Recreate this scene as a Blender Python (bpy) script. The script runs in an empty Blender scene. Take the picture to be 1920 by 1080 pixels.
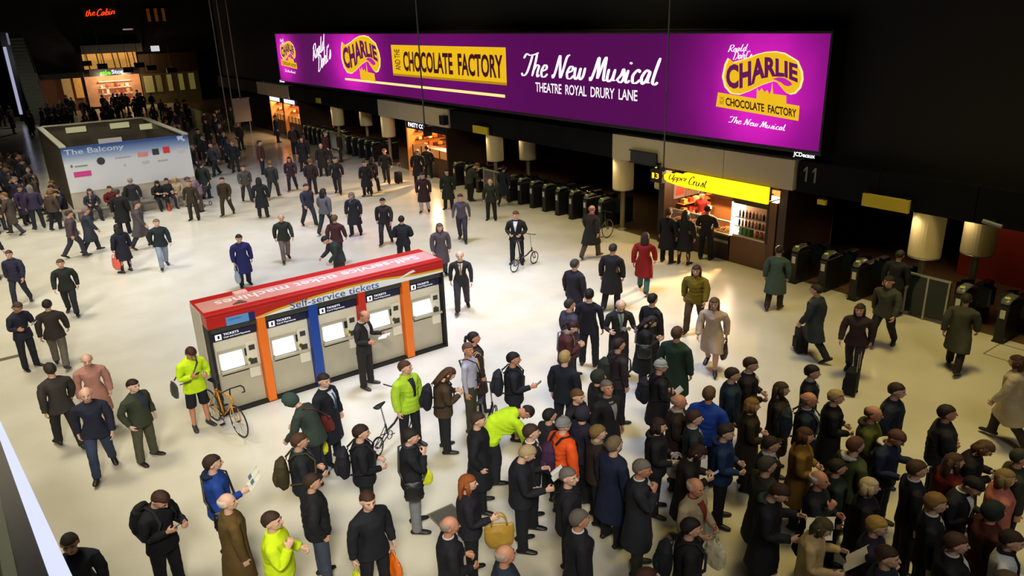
import bpy, bmesh, math, random
import numpy as np
from mathutils import Vector, Matrix, Euler, noise

random.seed(7)
scn = bpy.context.scene
COL = scn.collection

# ------------------------------------------------------------------ camera
# station axes: +Y runs along the gate line (away), +X runs towards the gate line
F, PIT, ROL, YAW, H = 1406.8, .3491, -.0336, .6213, 7.4

def build_camera():
    s, c = math.sin(YAW), math.cos(YAW)
    fwd_h = Vector((s, c, 0)); right = Vector((c, -s, 0)); up = Vector((0, 0, 1))
    fwd = fwd_h * math.cos(PIT) - up * math.sin(PIT)
    dn = -(fwd_h * math.sin(PIT) + up * math.cos(PIT))
    cr, sr = math.cos(ROL), math.sin(ROL)
    r2 = right * cr - dn * sr
    d2 = right * sr + dn * cr
    cam = bpy.data.cameras.new('camera'); ob = bpy.data.objects.new('camera', cam); COL.objects.link(ob)
    m = Matrix.Identity(4)
    for i in range(3):
        m[i][0] = r2[i]; m[i][1] = -d2[i]; m[i][2] = -fwd[i]
    m[2][3] = H
    ob.matrix_world = m
    cam.sensor_width = 36; cam.lens = F / 1920 * 36; cam.clip_end = 400
    scn.camera = ob
build_camera()

def ray(px, py):
    x, y = px - 960, py - 540
    cr, sr = math.cos(ROL), math.sin(ROL)
    x, y = x * cr + y * sr, -x * sr + y * cr
    r = x / F; v = -y / F
    fw = math.cos(PIT) + v * math.sin(PIT); u = -math.sin(PIT) + v * math.cos(PIT)
    s, c = math.sin(YAW), math.cos(YAW)
    return (r * c + fw * s, -r * s + fw * c, u)
def onX(px, py, X): d = ray(px, py); t = X / d[0]; return (X, t * d[1], H + t * d[2])
def onY(px, py, Y): d = ray(px, py); t = Y / d[1]; return (t * d[0], Y, H + t * d[2])
def onZ(px, py, Z=0.0): d = ray(px, py); t = (Z - H) / d[2]; return (t * d[0], t * d[1], Z)

# ------------------------------------------------------------------ world, exposure, lights
scn.view_settings.view_transform = 'Standard'
scn.view_settings.look = 'None'
scn.view_settings.exposure = 0.0
scn.view_settings.gamma = 1.0
scn.view_settings.use_curve_mapping = False
w = bpy.data.worlds.new('night'); scn.world = w; w.use_nodes = True
w.node_tree.nodes['Background'].inputs[0].default_value = (.010, .011, .014, 1)
w.node_tree.nodes['Background'].inputs[1].default_value = 0.35

def spot(name, loc, target, watts, col, size=80, blend=.7, rad=1.8):
    l = bpy.data.lights.new(name, 'SPOT'); l.energy = watts; l.color = col
    l.spot_size = math.radians(size); l.spot_blend = blend; l.shadow_soft_size = rad
    o = bpy.data.objects.new(name, l); COL.objects.link(o); o.location = loc
    d = Vector(target) - Vector(loc); o.rotation_euler = d.to_track_quat('-Z', 'Y').to_euler()
    return o
WARM = (1.0, .91, .70); COOL = (.64, .71, 1.0); AMBER = (1.0, .79, .27); NEUTRAL = (1.0, .95, .84)
# high-level concourse floodlights under the station roof
for (x, y, wt, c, sz) in ((-2.5, 9.5, 3200, WARM, 80), (-1.5, 17.5, 5000, WARM, 84), (-1.0, 28, 6800, WARM, 84),
                          (9.6, 14.2, 12500, COOL, 56), (9.0, 22.0, 9400, COOL, 66), (9.0, 33, 5600, COOL, 78),
                          (9.5, 4.0, 500, WARM, 84), (13.6, 6.6, 5000, AMBER, 62), (14.6, 18.0, 4600, AMBER, 56),
                          (13.8, 29, 3200, AMBER, 66), (1.5, 38, 5200, WARM, 84)):
    spot('concourse_floodlight', (x, y, 15.0), (x, y, 0), wt, c, sz)
# added fill spots out of view, brightening kiosk front, hoarding and people
for (x, y, tx, ty, wt, c, sz) in ((-3.0, -5.0, 5.0, 16.5, 15500, NEUTRAL, 44), (3.5, -5.0, 9.5, 9.0, 2300, NEUTRAL, 54), (-6, 12, 6.0, 34.0, 10000, NEUTRAL, 44)):
    spot('added_fill_spot', (x, y, 14.0), (tx, ty, 0), wt, c, sz)
# ------------------------------------------------------------------ materials
def lin(c):
    if isinstance(c, str):
        c = c.lstrip('#'); c = [int(c[i:i + 2], 16) / 255 for i in (0, 2, 4)]
    return tuple((x / 12.92 if x <= .04045 else ((x + .055) / 1.055) ** 2.4) for x in c) + (1,)
_M = {}
def mat(name, col, rough=.6, metal=0.0, emit=None, es=1.0, var=.18, vscale=4.0, bump=0.0, bscale=40.0, spec=.5, coat=0.0, trans=0.0):
    key = (name, str(col), rough, metal, str(emit), es, var, bump, trans)
    if key in _M: return _M[key]
    m = bpy.data.materials.new(name); m.use_nodes = True
    nt = m.node_tree; b = nt.nodes['Principled BSDF']; L = nt.links
    c = lin(col)
    tc = nt.nodes.new('ShaderNodeTexCoord')
    if var > 0:
        nz = nt.nodes.new('ShaderNodeTexNoise'); nz.inputs['Scale'].default_value = vscale; nz.inputs['Detail'].default_value = 3
        L.new(tc.outputs['Object'], nz.inputs['Vector'])
        mx = nt.nodes.new('ShaderNodeMix'); mx.data_type = 'RGBA'
        mx.inputs[6].default_value = tuple(x * (1 - var) for x in c[:3]) + (1,)
        mx.inputs[7].default_value = tuple(min(1, x * (1 + var)) for x in c[:3]) + (1,)
        L.new(nz.outputs[0], mx.inputs[0]); L.new(mx.outputs[2], b.inputs['Base Color'])
    else:
        b.inputs['Base Color'].default_value = c
    b.inputs['Roughness'].default_value = rough; b.inputs['Metallic'].default_value = metal
    b.inputs['Specular IOR Level'].default_value = spec
    if coat: b.inputs['Coat Weight'].default_value = coat; b.inputs['Coat Roughness'].default_value = .08
    if trans: b.inputs['Transmission Weight'].default_value = trans
    if emit is not None:
        b.inputs['Emission Color'].default_value = lin(emit); b.inputs['Emission Strength'].default_value = es
    if bump > 0:
        n2 = nt.nodes.new('ShaderNodeTexNoise'); n2.inputs['Scale'].default_value = bscale; n2.inputs['Detail'].default_value = 4
        L.new(tc.outputs['Object'], n2.inputs['Vector'])
        bp = nt.nodes.new('ShaderNodeBump'); bp.inputs['Strength'].default_value = bump; bp.inputs['Distance'].default_value = .02
        L.new(n2.outputs[0], bp.inputs['Height']); L.new(bp.outputs[0], b.inputs['Normal'])
    _M[key] = m
    return m
def brighter(c):
    v = [int(c[i:i + 2], 16) for i in (1, 3, 5)]
    if max(v) < 60: v = [min(255, round(q * 1.15 + 5)) for q in v]
    return '#%02x%02x%02x' % tuple(v)
def cloth(col): return mat('cloth', brighter(col), .82, var=.25, vscale=7, bump=.35, bscale=22, spec=.25)
def skin(col): return mat('skin', col, .5, var=.10, vscale=12, spec=.35)
def hairm(col): return mat('hair', col, .6, var=.35, vscale=45, bump=.5, bscale=90, spec=.3)
def leather(col): return mat('leather', col, .45, var=.2, vscale=9, bump=.2, bscale=60)
def glow(name, col, es): return mat(name, '#050505', .5, emit=col, es=es, var=0)
STEEL = mat('brushed_steel', '#a9aaa2', .38, .75, var=.12, vscale=3)
DKMETAL = mat('dark_metal', '#22242a', .4, .5)
BLACK = mat('matt_black', '#0b0b0d', .6)
NAVY = mat('navy_cladding', '#10131c', .55)
CHROME = mat('chrome', '#c8c8c8', .18, 1.0, var=.05)
GLASS = mat('clear_glass', '#dfe6e4', .03, var=0, trans=1.0)

# ------------------------------------------------------------------ mesh builder
def link(o, parent=None):
    COL.objects.link(o)
    if parent is not None: o.parent = parent
    return o
def tag(o, label=None, cat=None, group=None, kind=None):
    if label: o['label'] = label
    if cat: o['category'] = cat
    if group: o['group'] = group
    if kind: o['kind'] = kind
    return o
def thing(name, label, cat, loc=(0, 0, 0), rz=0.0, group=None):
    o = bpy.data.objects.new(name, None); o.empty_display_size = .2
    COL.objects.link(o); o.location = loc; o.rotation_euler = (0, 0, rz)
    return tag(o, label, cat, group)
def copy_tree(o, parent=None):
    c = o.copy(); COL.objects.link(c)
    if parent is not None: c.parent = parent
    for ch in [k for k in ALLCH.get(o.name, ())]:
        copy_tree(ch, c)
    return c
ALLCH = {}
def adopt(o, parent):
    o.parent = parent
    ALLCH.setdefault(parent.name, []).append(o)
class MB:
    def __init__(s): s.v = []; s.f = []
    def add(s, vs, fs):
        k = len(s.v); s.v += [tuple(map(float, p)) for p in vs]; s.f += [tuple(i + k for i in f) for f in fs]; return s
    def box(s, x0, x1, y0, y1, z0, z1):
        return s.add([(x0, y0, z0), (x1, y0, z0), (x1, y1, z0), (x0, y1, z0), (x0, y0, z1), (x1, y0, z1), (x1, y1, z1), (x0, y1, z1)],
                     [(0, 3, 2, 1), (4, 5, 6, 7), (0, 1, 5, 4), (1, 2, 6, 5), (2, 3, 7, 6), (3, 0, 4, 7)])
    def hexa(s, p): # 8 points bottom ring then top ring
        return s.add(p, [(0, 3, 2, 1), (4, 5, 6, 7), (0, 1, 5, 4), (1, 2, 6, 5), (2, 3, 7, 6), (3, 0, 4, 7)])
    def tube(s, pts, rad, n=10, ref=(0, 1, 0), rnd=False):
        pts = [Vector(p) for p in pts]; m = len(pts)
        if not isinstance(rad, (list, tuple)): rad = [rad] * m
        rad = [(r, r) if not isinstance(r, (list, tuple)) else r for r in rad]
        if rnd:
            d0 = (pts[1] - pts[0]).normalized(); d1 = (pts[-1] - pts[-2]).normalized()
            r0, r1 = rad[0], rad[-1]
            q0 = min(r0); q1 = min(r1)
            pts = [pts[0] - d0 * q0 * .9, pts[0] - d0 * q0 * .6] + pts + [pts[-1] + d1 * q1 * .6, pts[-1] + d1 * q1 * .9]
            rad = [(r0[0] * .42, r0[1] * .42), (r0[0] * .8, r0[1] * .8)] + rad + [(r1[0] * .8, r1[1] * .8), (r1[0] * .42, r1[1] * .42)]
            m = len(pts)
        vs = []; ref = Vector(ref)
        for i, p in enumerate(pts):
            t = (pts[min(i + 1, m - 1)] - pts[max(i - 1, 0)]).normalized()
            u = ref - t * t.dot(ref)
            if u.length < 1e-4: u = Vector((1, 0, 0)) - t * t.x
            if u.length < 1e-4: u = Vector((0, 0, 1)) - t * t.z
            u.normalize(); vv = t.cross(u)
            for k in range(n):
                a = 2 * math.pi * k / n
                vs.append(p + u * (rad[i][0] * math.cos(a)) + vv * (rad[i][1] * math.sin(a)))
        fs = []
        for i in range(m - 1):
            for k in range(n):
                fs.append((i * n + k, i * n + (k + 1) % n, (i + 1) * n + (k + 1) % n, (i + 1) * n + k))
        fs.append(tuple(range(n - 1, -1, -1))); fs.append(tuple((m - 1) * n + k for k in range(n)))
        return s.add(vs, fs)
    def cyl(s, p0, p1, r, n=12): return s.tube([p0, p1], r, n)
    def ball(s, c, r, nu=14, nv=9):
        r = (r, r, r) if not isinstance(r, (list, tuple)) else r
        vs = [(c[0], c[1], c[2] - r[2])]
        for j in range(1, nv):
            ph = -math.pi / 2 + math.pi * j / nv
            for i in range(nu):
                a = 2 * math.pi * i / nu
                vs.append((c[0] + r[0] * math.cos(ph) * math.cos(a), c[1] + r[1] * math.cos(ph) * math.sin(a), c[2] + r[2] * math.sin(ph)))
        vs.append((c[0], c[1], c[2] + r[2])); fs = []
        for i in range(nu): fs.append((0, 1 + (i + 1) % nu, 1 + i))
        for j in range(nv - 2):
            for i in range(nu):
                a = 1 + j * nu; fs.append((a + i, a + (i + 1) % nu, a + nu + (i + 1) % nu, a + nu + i))
        a = 1 + (nv - 2) * nu; t = len(vs) - 1
        for i in range(nu): fs.append((a + i, a + (i + 1) % nu, t))
        return s.add(vs, fs)
    def torus(s, c, R, r, nu=28, nv=8, axis='x'):
        vs = []; fs = []
        for i in range(nu):
            a = 2 * math.pi * i / nu
            for j in range(nv):
                b = 2 * math.pi * j / nv
                q = R + r * math.cos(b); h = r * math.sin(b)
                p = (h, q * math.cos(a), q * math.sin(a)) if axis == 'x' else ((q * math.cos(a), h, q * math.sin(a)) if axis == 'y' else (q * math.cos(a), q * math.sin(a), h))
                vs.append((c[0] + p[0], c[1] + p[1], c[2] + p[2]))
        for i in range(nu):
            for j in range(nv):
                fs.append((i * nv + j, ((i + 1) % nu) * nv + j, ((i + 1) % nu) * nv + (j + 1) % nv, i * nv + (j + 1) % nv))
        return s.add(vs, fs)
    def prism(s, poly, fn, d):
        """2-D polygon, fn(u, v, depth) -> 3-D point, thickness d"""
        n = len(poly)
        return s.add([fn(a, b, 0) for a, b in poly] + [fn(a, b, d) for a, b in poly],
                     [tuple(range(n)), tuple(range(2 * n - 1, n - 1, -1))] + [(i, i + n, (i + 1) % n + n, (i + 1) % n) for i in range(n)])
    def mesh(s, name, bevel=0.0, smooth=False):
        me = bpy.data.meshes.new(name); me.from_pydata(s.v, [], s.f)
        bm = bmesh.new(); bm.from_mesh(me)
        if bevel > 0:
            bmesh.ops.bevel(bm, geom=list(bm.edges), offset=bevel, segments=2, affect='EDGES', profile=.5, clamp_overlap=True)
        bmesh.ops.recalc_face_normals(bm, faces=bm.faces)
        bm.to_mesh(me); bm.free()
        if smooth:
            me.polygons.foreach_set('use_smooth', [True] * len(me.polygons))
        return me
    def build(s, name, m, parent=None, bevel=0.0, smooth=False, world=True):
        if parent is not None and world:
            L = parent_loc(parent); s.v = [(a - L[0], b - L[1], c - L[2]) for a, b, c in s.v]
        me = s.mesh(name, bevel, smooth); me.materials.append(m)
        o = bpy.data.objects.new(name, me); COL.objects.link(o)
        if parent is not None: adopt(o, parent)
        return o
def parent_loc(p):
    L = Vector((0, 0, 0))
    while p is not None: L += p.location; p = p.parent
    return L
def struct(name, mb, m, parent=None, **k):
    o = mb.build(name, m, parent, **k)
    if parent is None: o['kind'] = 'structure'
    return o
def share(name, src, parent=None, loc=None, rot=None, m=None):
    """another object with the same mesh data"""
    o = bpy.data.objects.new(name, src.data); COL.objects.link(o)
    if loc is not None: o.location = loc
    if rot is not None: o.rotation_euler = rot
    if parent is not None: adopt(o, parent)
    return o

# ------------------------------------------------------------------ lettering
_T = {}
def text_shape(s, bold=0.0, shear=0.0, spacing=1.0):
    key = (s, bold, shear, spacing)
    if key not in _T:
        cu = bpy.data.curves.new('t', 'FONT'); cu.body = s; cu.size = 1; cu.offset = bold; cu.shear = shear
        cu.space_character = spacing; cu.resolution_u = 3
        ob = bpy.data.objects.new('t', cu); COL.objects.link(ob)
        dg = bpy.context.evaluated_depsgraph_get()
        me = ob.evaluated_get(dg).to_mesh()
        v = np.array([p.co[:2] for p in me.vertices]); f = [tuple(p.vertices) for p in me.polygons]
        ob.evaluated_get(dg).to_mesh_clear()
        bpy.data.objects.remove(ob); bpy.data.curves.remove(cu)
        lo, hi = v.min(0), v.max(0)
        v = (v - lo) / (hi - lo)
        _T[key] = (v, f)
    return _T[key]
def lettering(name, s, m, parent, fn, bold=0.0, shear=0.0, spacing=1.0, d=.01):
    """fn(u, v) maps the unit box of the words to the surface, with a second return for depth"""
    v, f = text_shape(s, bold, shear, spacing)
    mb = MB(); mb.add([fn(a, b) for a, b in v], f)
    o = mb.build(name, m, parent)
    return o
# brush-script letters as pen strokes: width, strokes
PEN = {
 'T': (.60, [[(0, .78), (.12, .98), (.3, .93), (.55, .97), (.75, 1.05)], [(.45, .95), (.38, .5), (.28, .12), (.12, .0), (.0, .12)]]),
 'h': (.42, [[(.08, 1.0), (.05, .5), (.0, 0)], [(.02, .25), (.15, .5), (.28, .45), (.25, .2), (.28, .0), (.38, .08)]]),
 'e': (.38, [[(.05, .25), (.25, .35), (.24, .5), (.12, .5), (.03, .25), (.1, .02), (.25, .02), (.36, .15)]]),
 'N': (.66, [[(0, .14), (.05, .0), (.12, .3), (.2, .95), (.28, .6), (.4, .02), (.48, .4), (.55, .9), (.68, 1.0)]]),
 'w': (.50, [[(.0, .5), (.02, .15), (.1, .0), (.2, .15), (.24, .48), (.24, .15), (.32, .0), (.42, .15), (.44, .5)]]),
 'M': (.74, [[(0, .14), (.05, .0), (.14, .4), (.22, .95), (.3, .4), (.33, .1), (.42, .6), (.52, .95), (.56, .4), (.6, .05), (.7, .05)]]),
 'u': (.40, [[(.0, .5), (.0, .12), (.1, .0), (.22, .15), (.26, .5)], [(.26, .5), (.25, .1), (.36, .05)]]),
 's': (.34, [[(.0, .05), (.15, .3), (.2, .52), (.28, .2), (.2, .0), (.05, .05)]]),
 'i': (.25, [[(.05, .5), (.03, .1), (.1, .0), (.2, .1)], [(.085, .72), (.10, .80)]]),
 'c': (.36, [[(.28, .42), (.18, .52), (.03, .3), (.08, .03), (.22, .02), (.34, .15)]]),
 'a': (.41, [[(.28, .45), (.15, .52), (.02, .25), (.1, .0), (.22, .15), (.29, .5)], [(.29, .5), (.27, .1), (.38, .06)]]),
 'l': (.27, [[(.12, 1.0), (.06, .4), (.06, .08), (.16, .0), (.25, .1)]]),
 'R': (.50, [[(.1, .95), (.06, .4), (0, 0)], [(.0, .8), (.2, 1.02), (.42, .9), (.38, .6), (.12, .5)], [(.16, .5), (.3, .2), (.45, .0)]]),
 'o': (.33, [[(.15, .52), (.02, .25), (.13, .0), (.27, .22), (.17, .5), (.3, .45)]]),
 'd': (.43, [[(.28, .45), (.15, .52), (.02, .25), (.1, .0), (.22, .15), (.29, .5)], [(.34, 1.0), (.28, .3), (.32, .03), (.4, .1)]]),
 'D': (.56, [[(.12, .95), (.06, .3), (.02, .02), (.25, .0), (.48, .3), (.42, .8), (.15, 1.0), (.0, .85)]]),
 "'": (.14, [[(.06, 1.0), (.03, .80)]]), ' ': (.24, []),
 't': (.28, [[(.12, .85), (.06, .2), (.14, 0), (.24, .1)], [(.0, .6), (.25, .62)]]),
 'C': (.46, [[(.4, .8), (.3, 1.0), (.08, .7), (.02, .25), (.18, .0), (.42, .12)]]),
 'b': (.36, [[(.1, 1.0), (.04, .1), (.15, 0), (.3, .2), (.22, .48), (.05, .3)]]),
 'n': (.40, [[(.0, .5), (.02, 0)], [(.02, .25), (.16, .5), (.28, .4), (.27, .08), (.36, .04)]]),
 'U': (.50, [[(.02, .95), (.0, .3), (.15, .0), (.34, .2), (.4, .95)], [(.4, .95), (.38, .2), (.46, .02)]]),
 'p': (.36, [[(.05, .5), (.0, -.4)], [(.03, .3), (.18, .52), (.3, .3), (.18, .0), (.04, .1)]]),
 'r': (.30, [[(.02, .5), (.02, 0)], [(.03, .25), (.14, .48), (.26, .46)]]),
}
def script(name, s, m, parent, fn, wt=1.0, shear=.22):
    vs = []; fs = []; x0 = 0
    for ch in s:
        adv, strokes = PEN[ch]
        for st in strokes:
            P_ = [np.array(p, float) for p in st]; P_ = [2 * P_[0] - P_[1]] + P_ + [2 * P_[-1] - P_[-2]]
            pts = []
            for i in range(1, len(P_) - 2):
                for t in np.linspace(0, 1, 5, endpoint=(i == len(P_) - 3)):
                    a, b, c, d = P_[i - 1:i + 3]
                    pts.append(.5 * (2 * b + (c - a) * t + (2 * a - 5 * b + 4 * c - d) * t * t + (3 * b - 3 * c + d - a) * t ** 3))
            n = len(pts); k = len(vs)
            for i, p in enumerate(pts):
                d = pts[min(i + 1, n - 1)] - pts[max(i - 1, 0)]; d = d / (np.linalg.norm(d) + 1e-9)
                hw = (.022 + .038 * abs(d[1])) * wt * (.65 if i in (0, n - 1) else 1)
                nn = np.array((-d[1], d[0]))
                for q in (p - nn * hw, p + nn * hw): vs.append((x0 + q[0] + shear * q[1], q[1]))
            fs += [(k + 2 * i, k + 2 * i + 2, k + 2 * i + 3, k + 2 * i + 1) for i in range(n - 1)]
        x0 += adv
    v = np.array(vs); lo = v.min(0); hi = v.max(0); v = (v - lo) / (hi - lo)
    return MB().add([fn(a, b) for a, b in v], fs).build(name, m, parent)
# ------------------------------------------------------------------ people: rest shapes
def arm_dir(s): return Vector((s * .5299, 0, -.8480))
SH = {1: Vector((.196, -.012, 1.412)), -1: Vector((-.196, -.012, 1.412))}
EL = {s: SH[s] + arm_dir(s) * .285 for s in (1, -1)}
WR = {s: EL[s] + arm_dir(s) * .250 for s in (1, -1)}
HA = {s: WR[s] + arm_dir(s) * .10 for s in (1, -1)}
HIP = {s: Vector((s * .095, 0, .925)) for s in (1, -1)}
KN = {s: Vector((s * .105, .012, .50)) for s in (1, -1)}
AN = {s: Vector((s * .112, -.022, .092)) for s in (1, -1)}
TOE = {s: Vector((s * .125, .15, .03)) for s in (1, -1)}

def bake(mb, voxel, smooth_it, ratio, name):
    me = mb.mesh(name)
    o = bpy.data.objects.new(name, me); COL.objects.link(o)
    r = o.modifiers.new('r', 'REMESH'); r.mode = 'VOXEL'; r.voxel_size = voxel
    if smooth_it:
        sm = o.modifiers.new('s', 'SMOOTH'); sm.factor = .5; sm.iterations = smooth_it
    if ratio < 1:
        d = o.modifiers.new('d', 'DECIMATE'); d.ratio = ratio
    dg = bpy.context.evaluated_depsgraph_get(); dg.update()
    res = bpy.data.meshes.new_from_object(o.evaluated_get(dg))
    bpy.data.objects.remove(o); bpy.data.meshes.remove(me)
    res.name = name
    res.materials.clear()
    res.polygons.foreach_set('use_smooth', [True] * len(res.polygons))
    return res
def coords(me):
    a = np.zeros(len(me.vertices) * 3); me.vertices.foreach_get('co', a); return a.reshape(-1, 3)

def hand_prims(mb, s, grip):
    a = arm_dir(s); n = Vector((-s * .8480, 0, -.5299)); f = Vector((0, 1, 0))   # along arm, palm normal, thumb side
    w0 = WR[s]
    mb.tube([w0 - a * .02, w0 + a * .02, w0 + a * .055, w0 + a * .092], [(.027, .02), (.034, .019), (.042, .018), (.038, .015)], 12, ref=f, rnd=True)
    for i, (off, ln) in enumerate(((.030, .072), (.010, .080), (-.011, .075), (-.030, .058))):
        p = w0 + a * .088 + f * off; ang = 0.18
        pts = [p]
        for k in range(3):
            ang += (.62 if grip else .26)
            d = a * math.cos(ang) + n * math.sin(ang); p = p + d * (ln / 3); pts.append(p)
        mb.tube(pts, [.0105, .010, .0095, .0085], 8, ref=f, rnd=True)
    p = w0 + a * .028 + f * .034
    d1 = (a * .62 + f * .62 + n * .35).normalized(); d2 = (a * .85 + f * .18 + n * (.55 if grip else .3)).normalized()
    mb.tube([p - d1 * .01, p + d1 * .034, p + d1 * .034 + d2 * .034], [.0135, .012, .0095], 8, ref=n, rnd=True)

def grow_head(p):
    k = min(1, max(0, (p[2] - 1.50) / .06)) * .06 if abs(p[0]) < .13 else 0
    return (p[0] * (1 + k), p[1] * (1 + k), p[2] + (p[2] - 1.53) * k)
def body_base(grip):
    mb = MB()
    T = [(.83, .13, .095), (.90, .165, .112), (.98, .160, .108), (1.08, .140, .098), (1.20, .150, .106), (1.31, .168, .112), (1.38, .165, .098), (1.43, .12, .080), (1.47, .07, .062)]
    mb.tube([(0, 0, z) for z, _, _ in T], [(b * .84, a * .84) for _, a, b in T], 20)
    mb.tube([(0, -.015, 1.42), (0, -.008, 1.50), (0, .008, 1.58)], [(.060, .064), (.056, .054), (.054, .050)], 14)
    mb.ball((0, .006, 1.652), (.0765, .098, .100), 20, 14)            # skull
    mb.ball((0, .030, 1.600), (.064, .072, .082), 18, 12)             # face
    mb.ball((0, .066, 1.556), (.034, .034, .026), 12, 8)              # chin
    mb.ball((0, .086, 1.655), (.050, .022, .014), 12, 8)              # brow
    mb.tube([(0, .098, 1.650), (0, .112, 1.628), (0, .122, 1.612)], [(.012, .009), (.014, .012), (.014, .017)], 8, rnd=True)   # nose
    mb.ball((0, .098, 1.582), (.024, .012, .010), 10, 6)              # lips
    for s in (1, -1):
        mb.ball((s * .042, .072, 1.622), (.022, .022, .020), 10, 7)   # cheek
        mb.ball((s * .080, -.004, 1.632), (.012, .024, .034), 10, 7)  # ear
        a = arm_dir(s)
        mb.tube([SH[s] + a * .01 - Vector((s * .05, 0, .03)), SH[s] + a * .07, EL[s] - a * .1, EL[s]], [(.034, .034), (.038, .038), (.038, .038), (.034, .034)], 14)
        mb.tube([EL[s] - a * .02, EL[s] + a * .07, WR[s] - a * .05, WR[s]], [(.035, .034), (.036, .034), (.029, .026), (.027, .022)], 14)
        hand_prims(mb, s, grip)
        h, k, an = HIP[s], KN[s], AN[s]
        mb.tube([h + Vector((0, 0, .02)), h.lerp(k, .35), k], [(.074, .070), (.068, .064), (.052, .050)], 16)
        mb.tube([k + Vector((0, 0, .03)), k.lerp(an, .3) + Vector((0, -.012, 0)), an], [(.056, .055), (.058, .052), (.036, .034)], 16)
        mb.tube([an + Vector((0, -.03, -.04)), an.lerp(TOE[s], .5) + Vector((0, 0, -.02)), TOE[s]], [(.03, .034), (.028, .038), (.018, .034)], 12, ref=(0, 0, 1), rnd=True)
    me = bake(mb, .0085, 2, .22, 'body')
    # eyes, brows: small islands set in the face
    v = [tuple(p) for p in coords(me)]; f = [tuple(p.vertices) for p in me.polygons]; mi = [0] * len(f)
    bpy.data.meshes.remove(me)
    def extra(mb2, m):
        k = len(v); v.extend(mb2.v); f.extend(tuple(i + k for i in q) for q in mb2.f); mi.extend([m] * len(mb2.f))
    for s in (1, -1):
        extra(MB().ball((s * .031, .0905, 1.640), (.015, .009, .0075), 10, 6), 1)
        extra(MB().ball((s * .031, .0975, 1.640), (.0065, .0040, .0065), 8, 5), 2)
        extra(MB().tube([(s * .014, .106, 1.658), (s * .032, .105, 1.664), (s * .050, .092, 1.659)], [.004, .005, .003], 6, ref=(0, 0, 1)), 2)
    extra(MB().tube([(-.024, .103, 1.583), (0, .110, 1.584), (.024, .103, 1.583)], [.003, .0045, .003], 6, ref=(0, 0, 1)), 3)
    # lower face and forehead faces stay skin; lips use slot 3
    v = [grow_head(p) for p in v]
    out = bpy.data.meshes.new('body'); out.from_pydata(v, [], f)
    out.polygons.foreach_set('use_smooth', [True] * len(f)); out.polygons.foreach_set('material_index', mi)
    return out

def torso_rings(rings):  # (z, rx, ry, yoff)
    return MB().tube([(0, yo, z) for z, _, _, yo in rings], [(ry, rx) for _, rx, ry, _ in rings], 24)
def sleeves(mb, r=(.076, .073, .066, .060, .050)):
    for s in (1, -1):
        a = arm_dir(s)
        mb.tube([SH[s] - Vector((s * .055, 0, .022)), SH[s] + a * .045 - Vector((s * .012, 0, .004)), SH[s].lerp(EL[s], .6), EL[s], EL[s].lerp(WR[s], .5), WR[s] - a * .005],
                [r[0] * .80, r[0] * .93, r[1], r[2], r[3], r[4]], 14)
def folds(me, amp, sc=9.0):
    c = coords(me); n = np.zeros(len(c) * 3); me.vertices.foreach_get('normal', n); n = n.reshape(-1, 3)
    d = np.array([noise.noise(Vector((p[0] * sc, p[1] * sc, p[2] * sc * 1.6))) for p in c])
    c = c + n * (d * amp)[:, None]; me.vertices.foreach_set('co', c.ravel()); return me
RJ = [(.80, .176, .128, -.004), (.86, .180, .133, -.002), (.95, .178, .130, 0), (1.08, .170, .128, 0), (1.20, .180, .132, 0), (1.31, .192, .130, 0), (1.385, .190, .112, -.004), (1.435, .160, .094, -.010), (1.475, .100, .078, -.012)]
RJ = [(z, x * (1.19 if z < 1.42 else 1.08), y * (1.24 if z < 1.42 else 1.10), o) for z, x, y, o in RJ]
RL = [(.47, .240, .204, -.01), (.60, .232, .190, -.006), (.75, .222, .178, -.004)] + RJ[1:]
RS = [(.77, .172, .122, -.004), (.88, .172, .122, 0), (1.0, .160, .115, 0), (1.10, .156, .114, 0), (1.22, .172, .122, 0), (1.32, .188, .124, 0), (1.39, .184, .106, -.006), (1.438, .152, .088, -.012), (1.475, .092, .074, -.012)]
RS = [(z, x * (1.10 if z < 1.42 else 1.05), y * (1.12 if z < 1.42 else 1.06), o) for z, x, y, o in RS]
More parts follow.
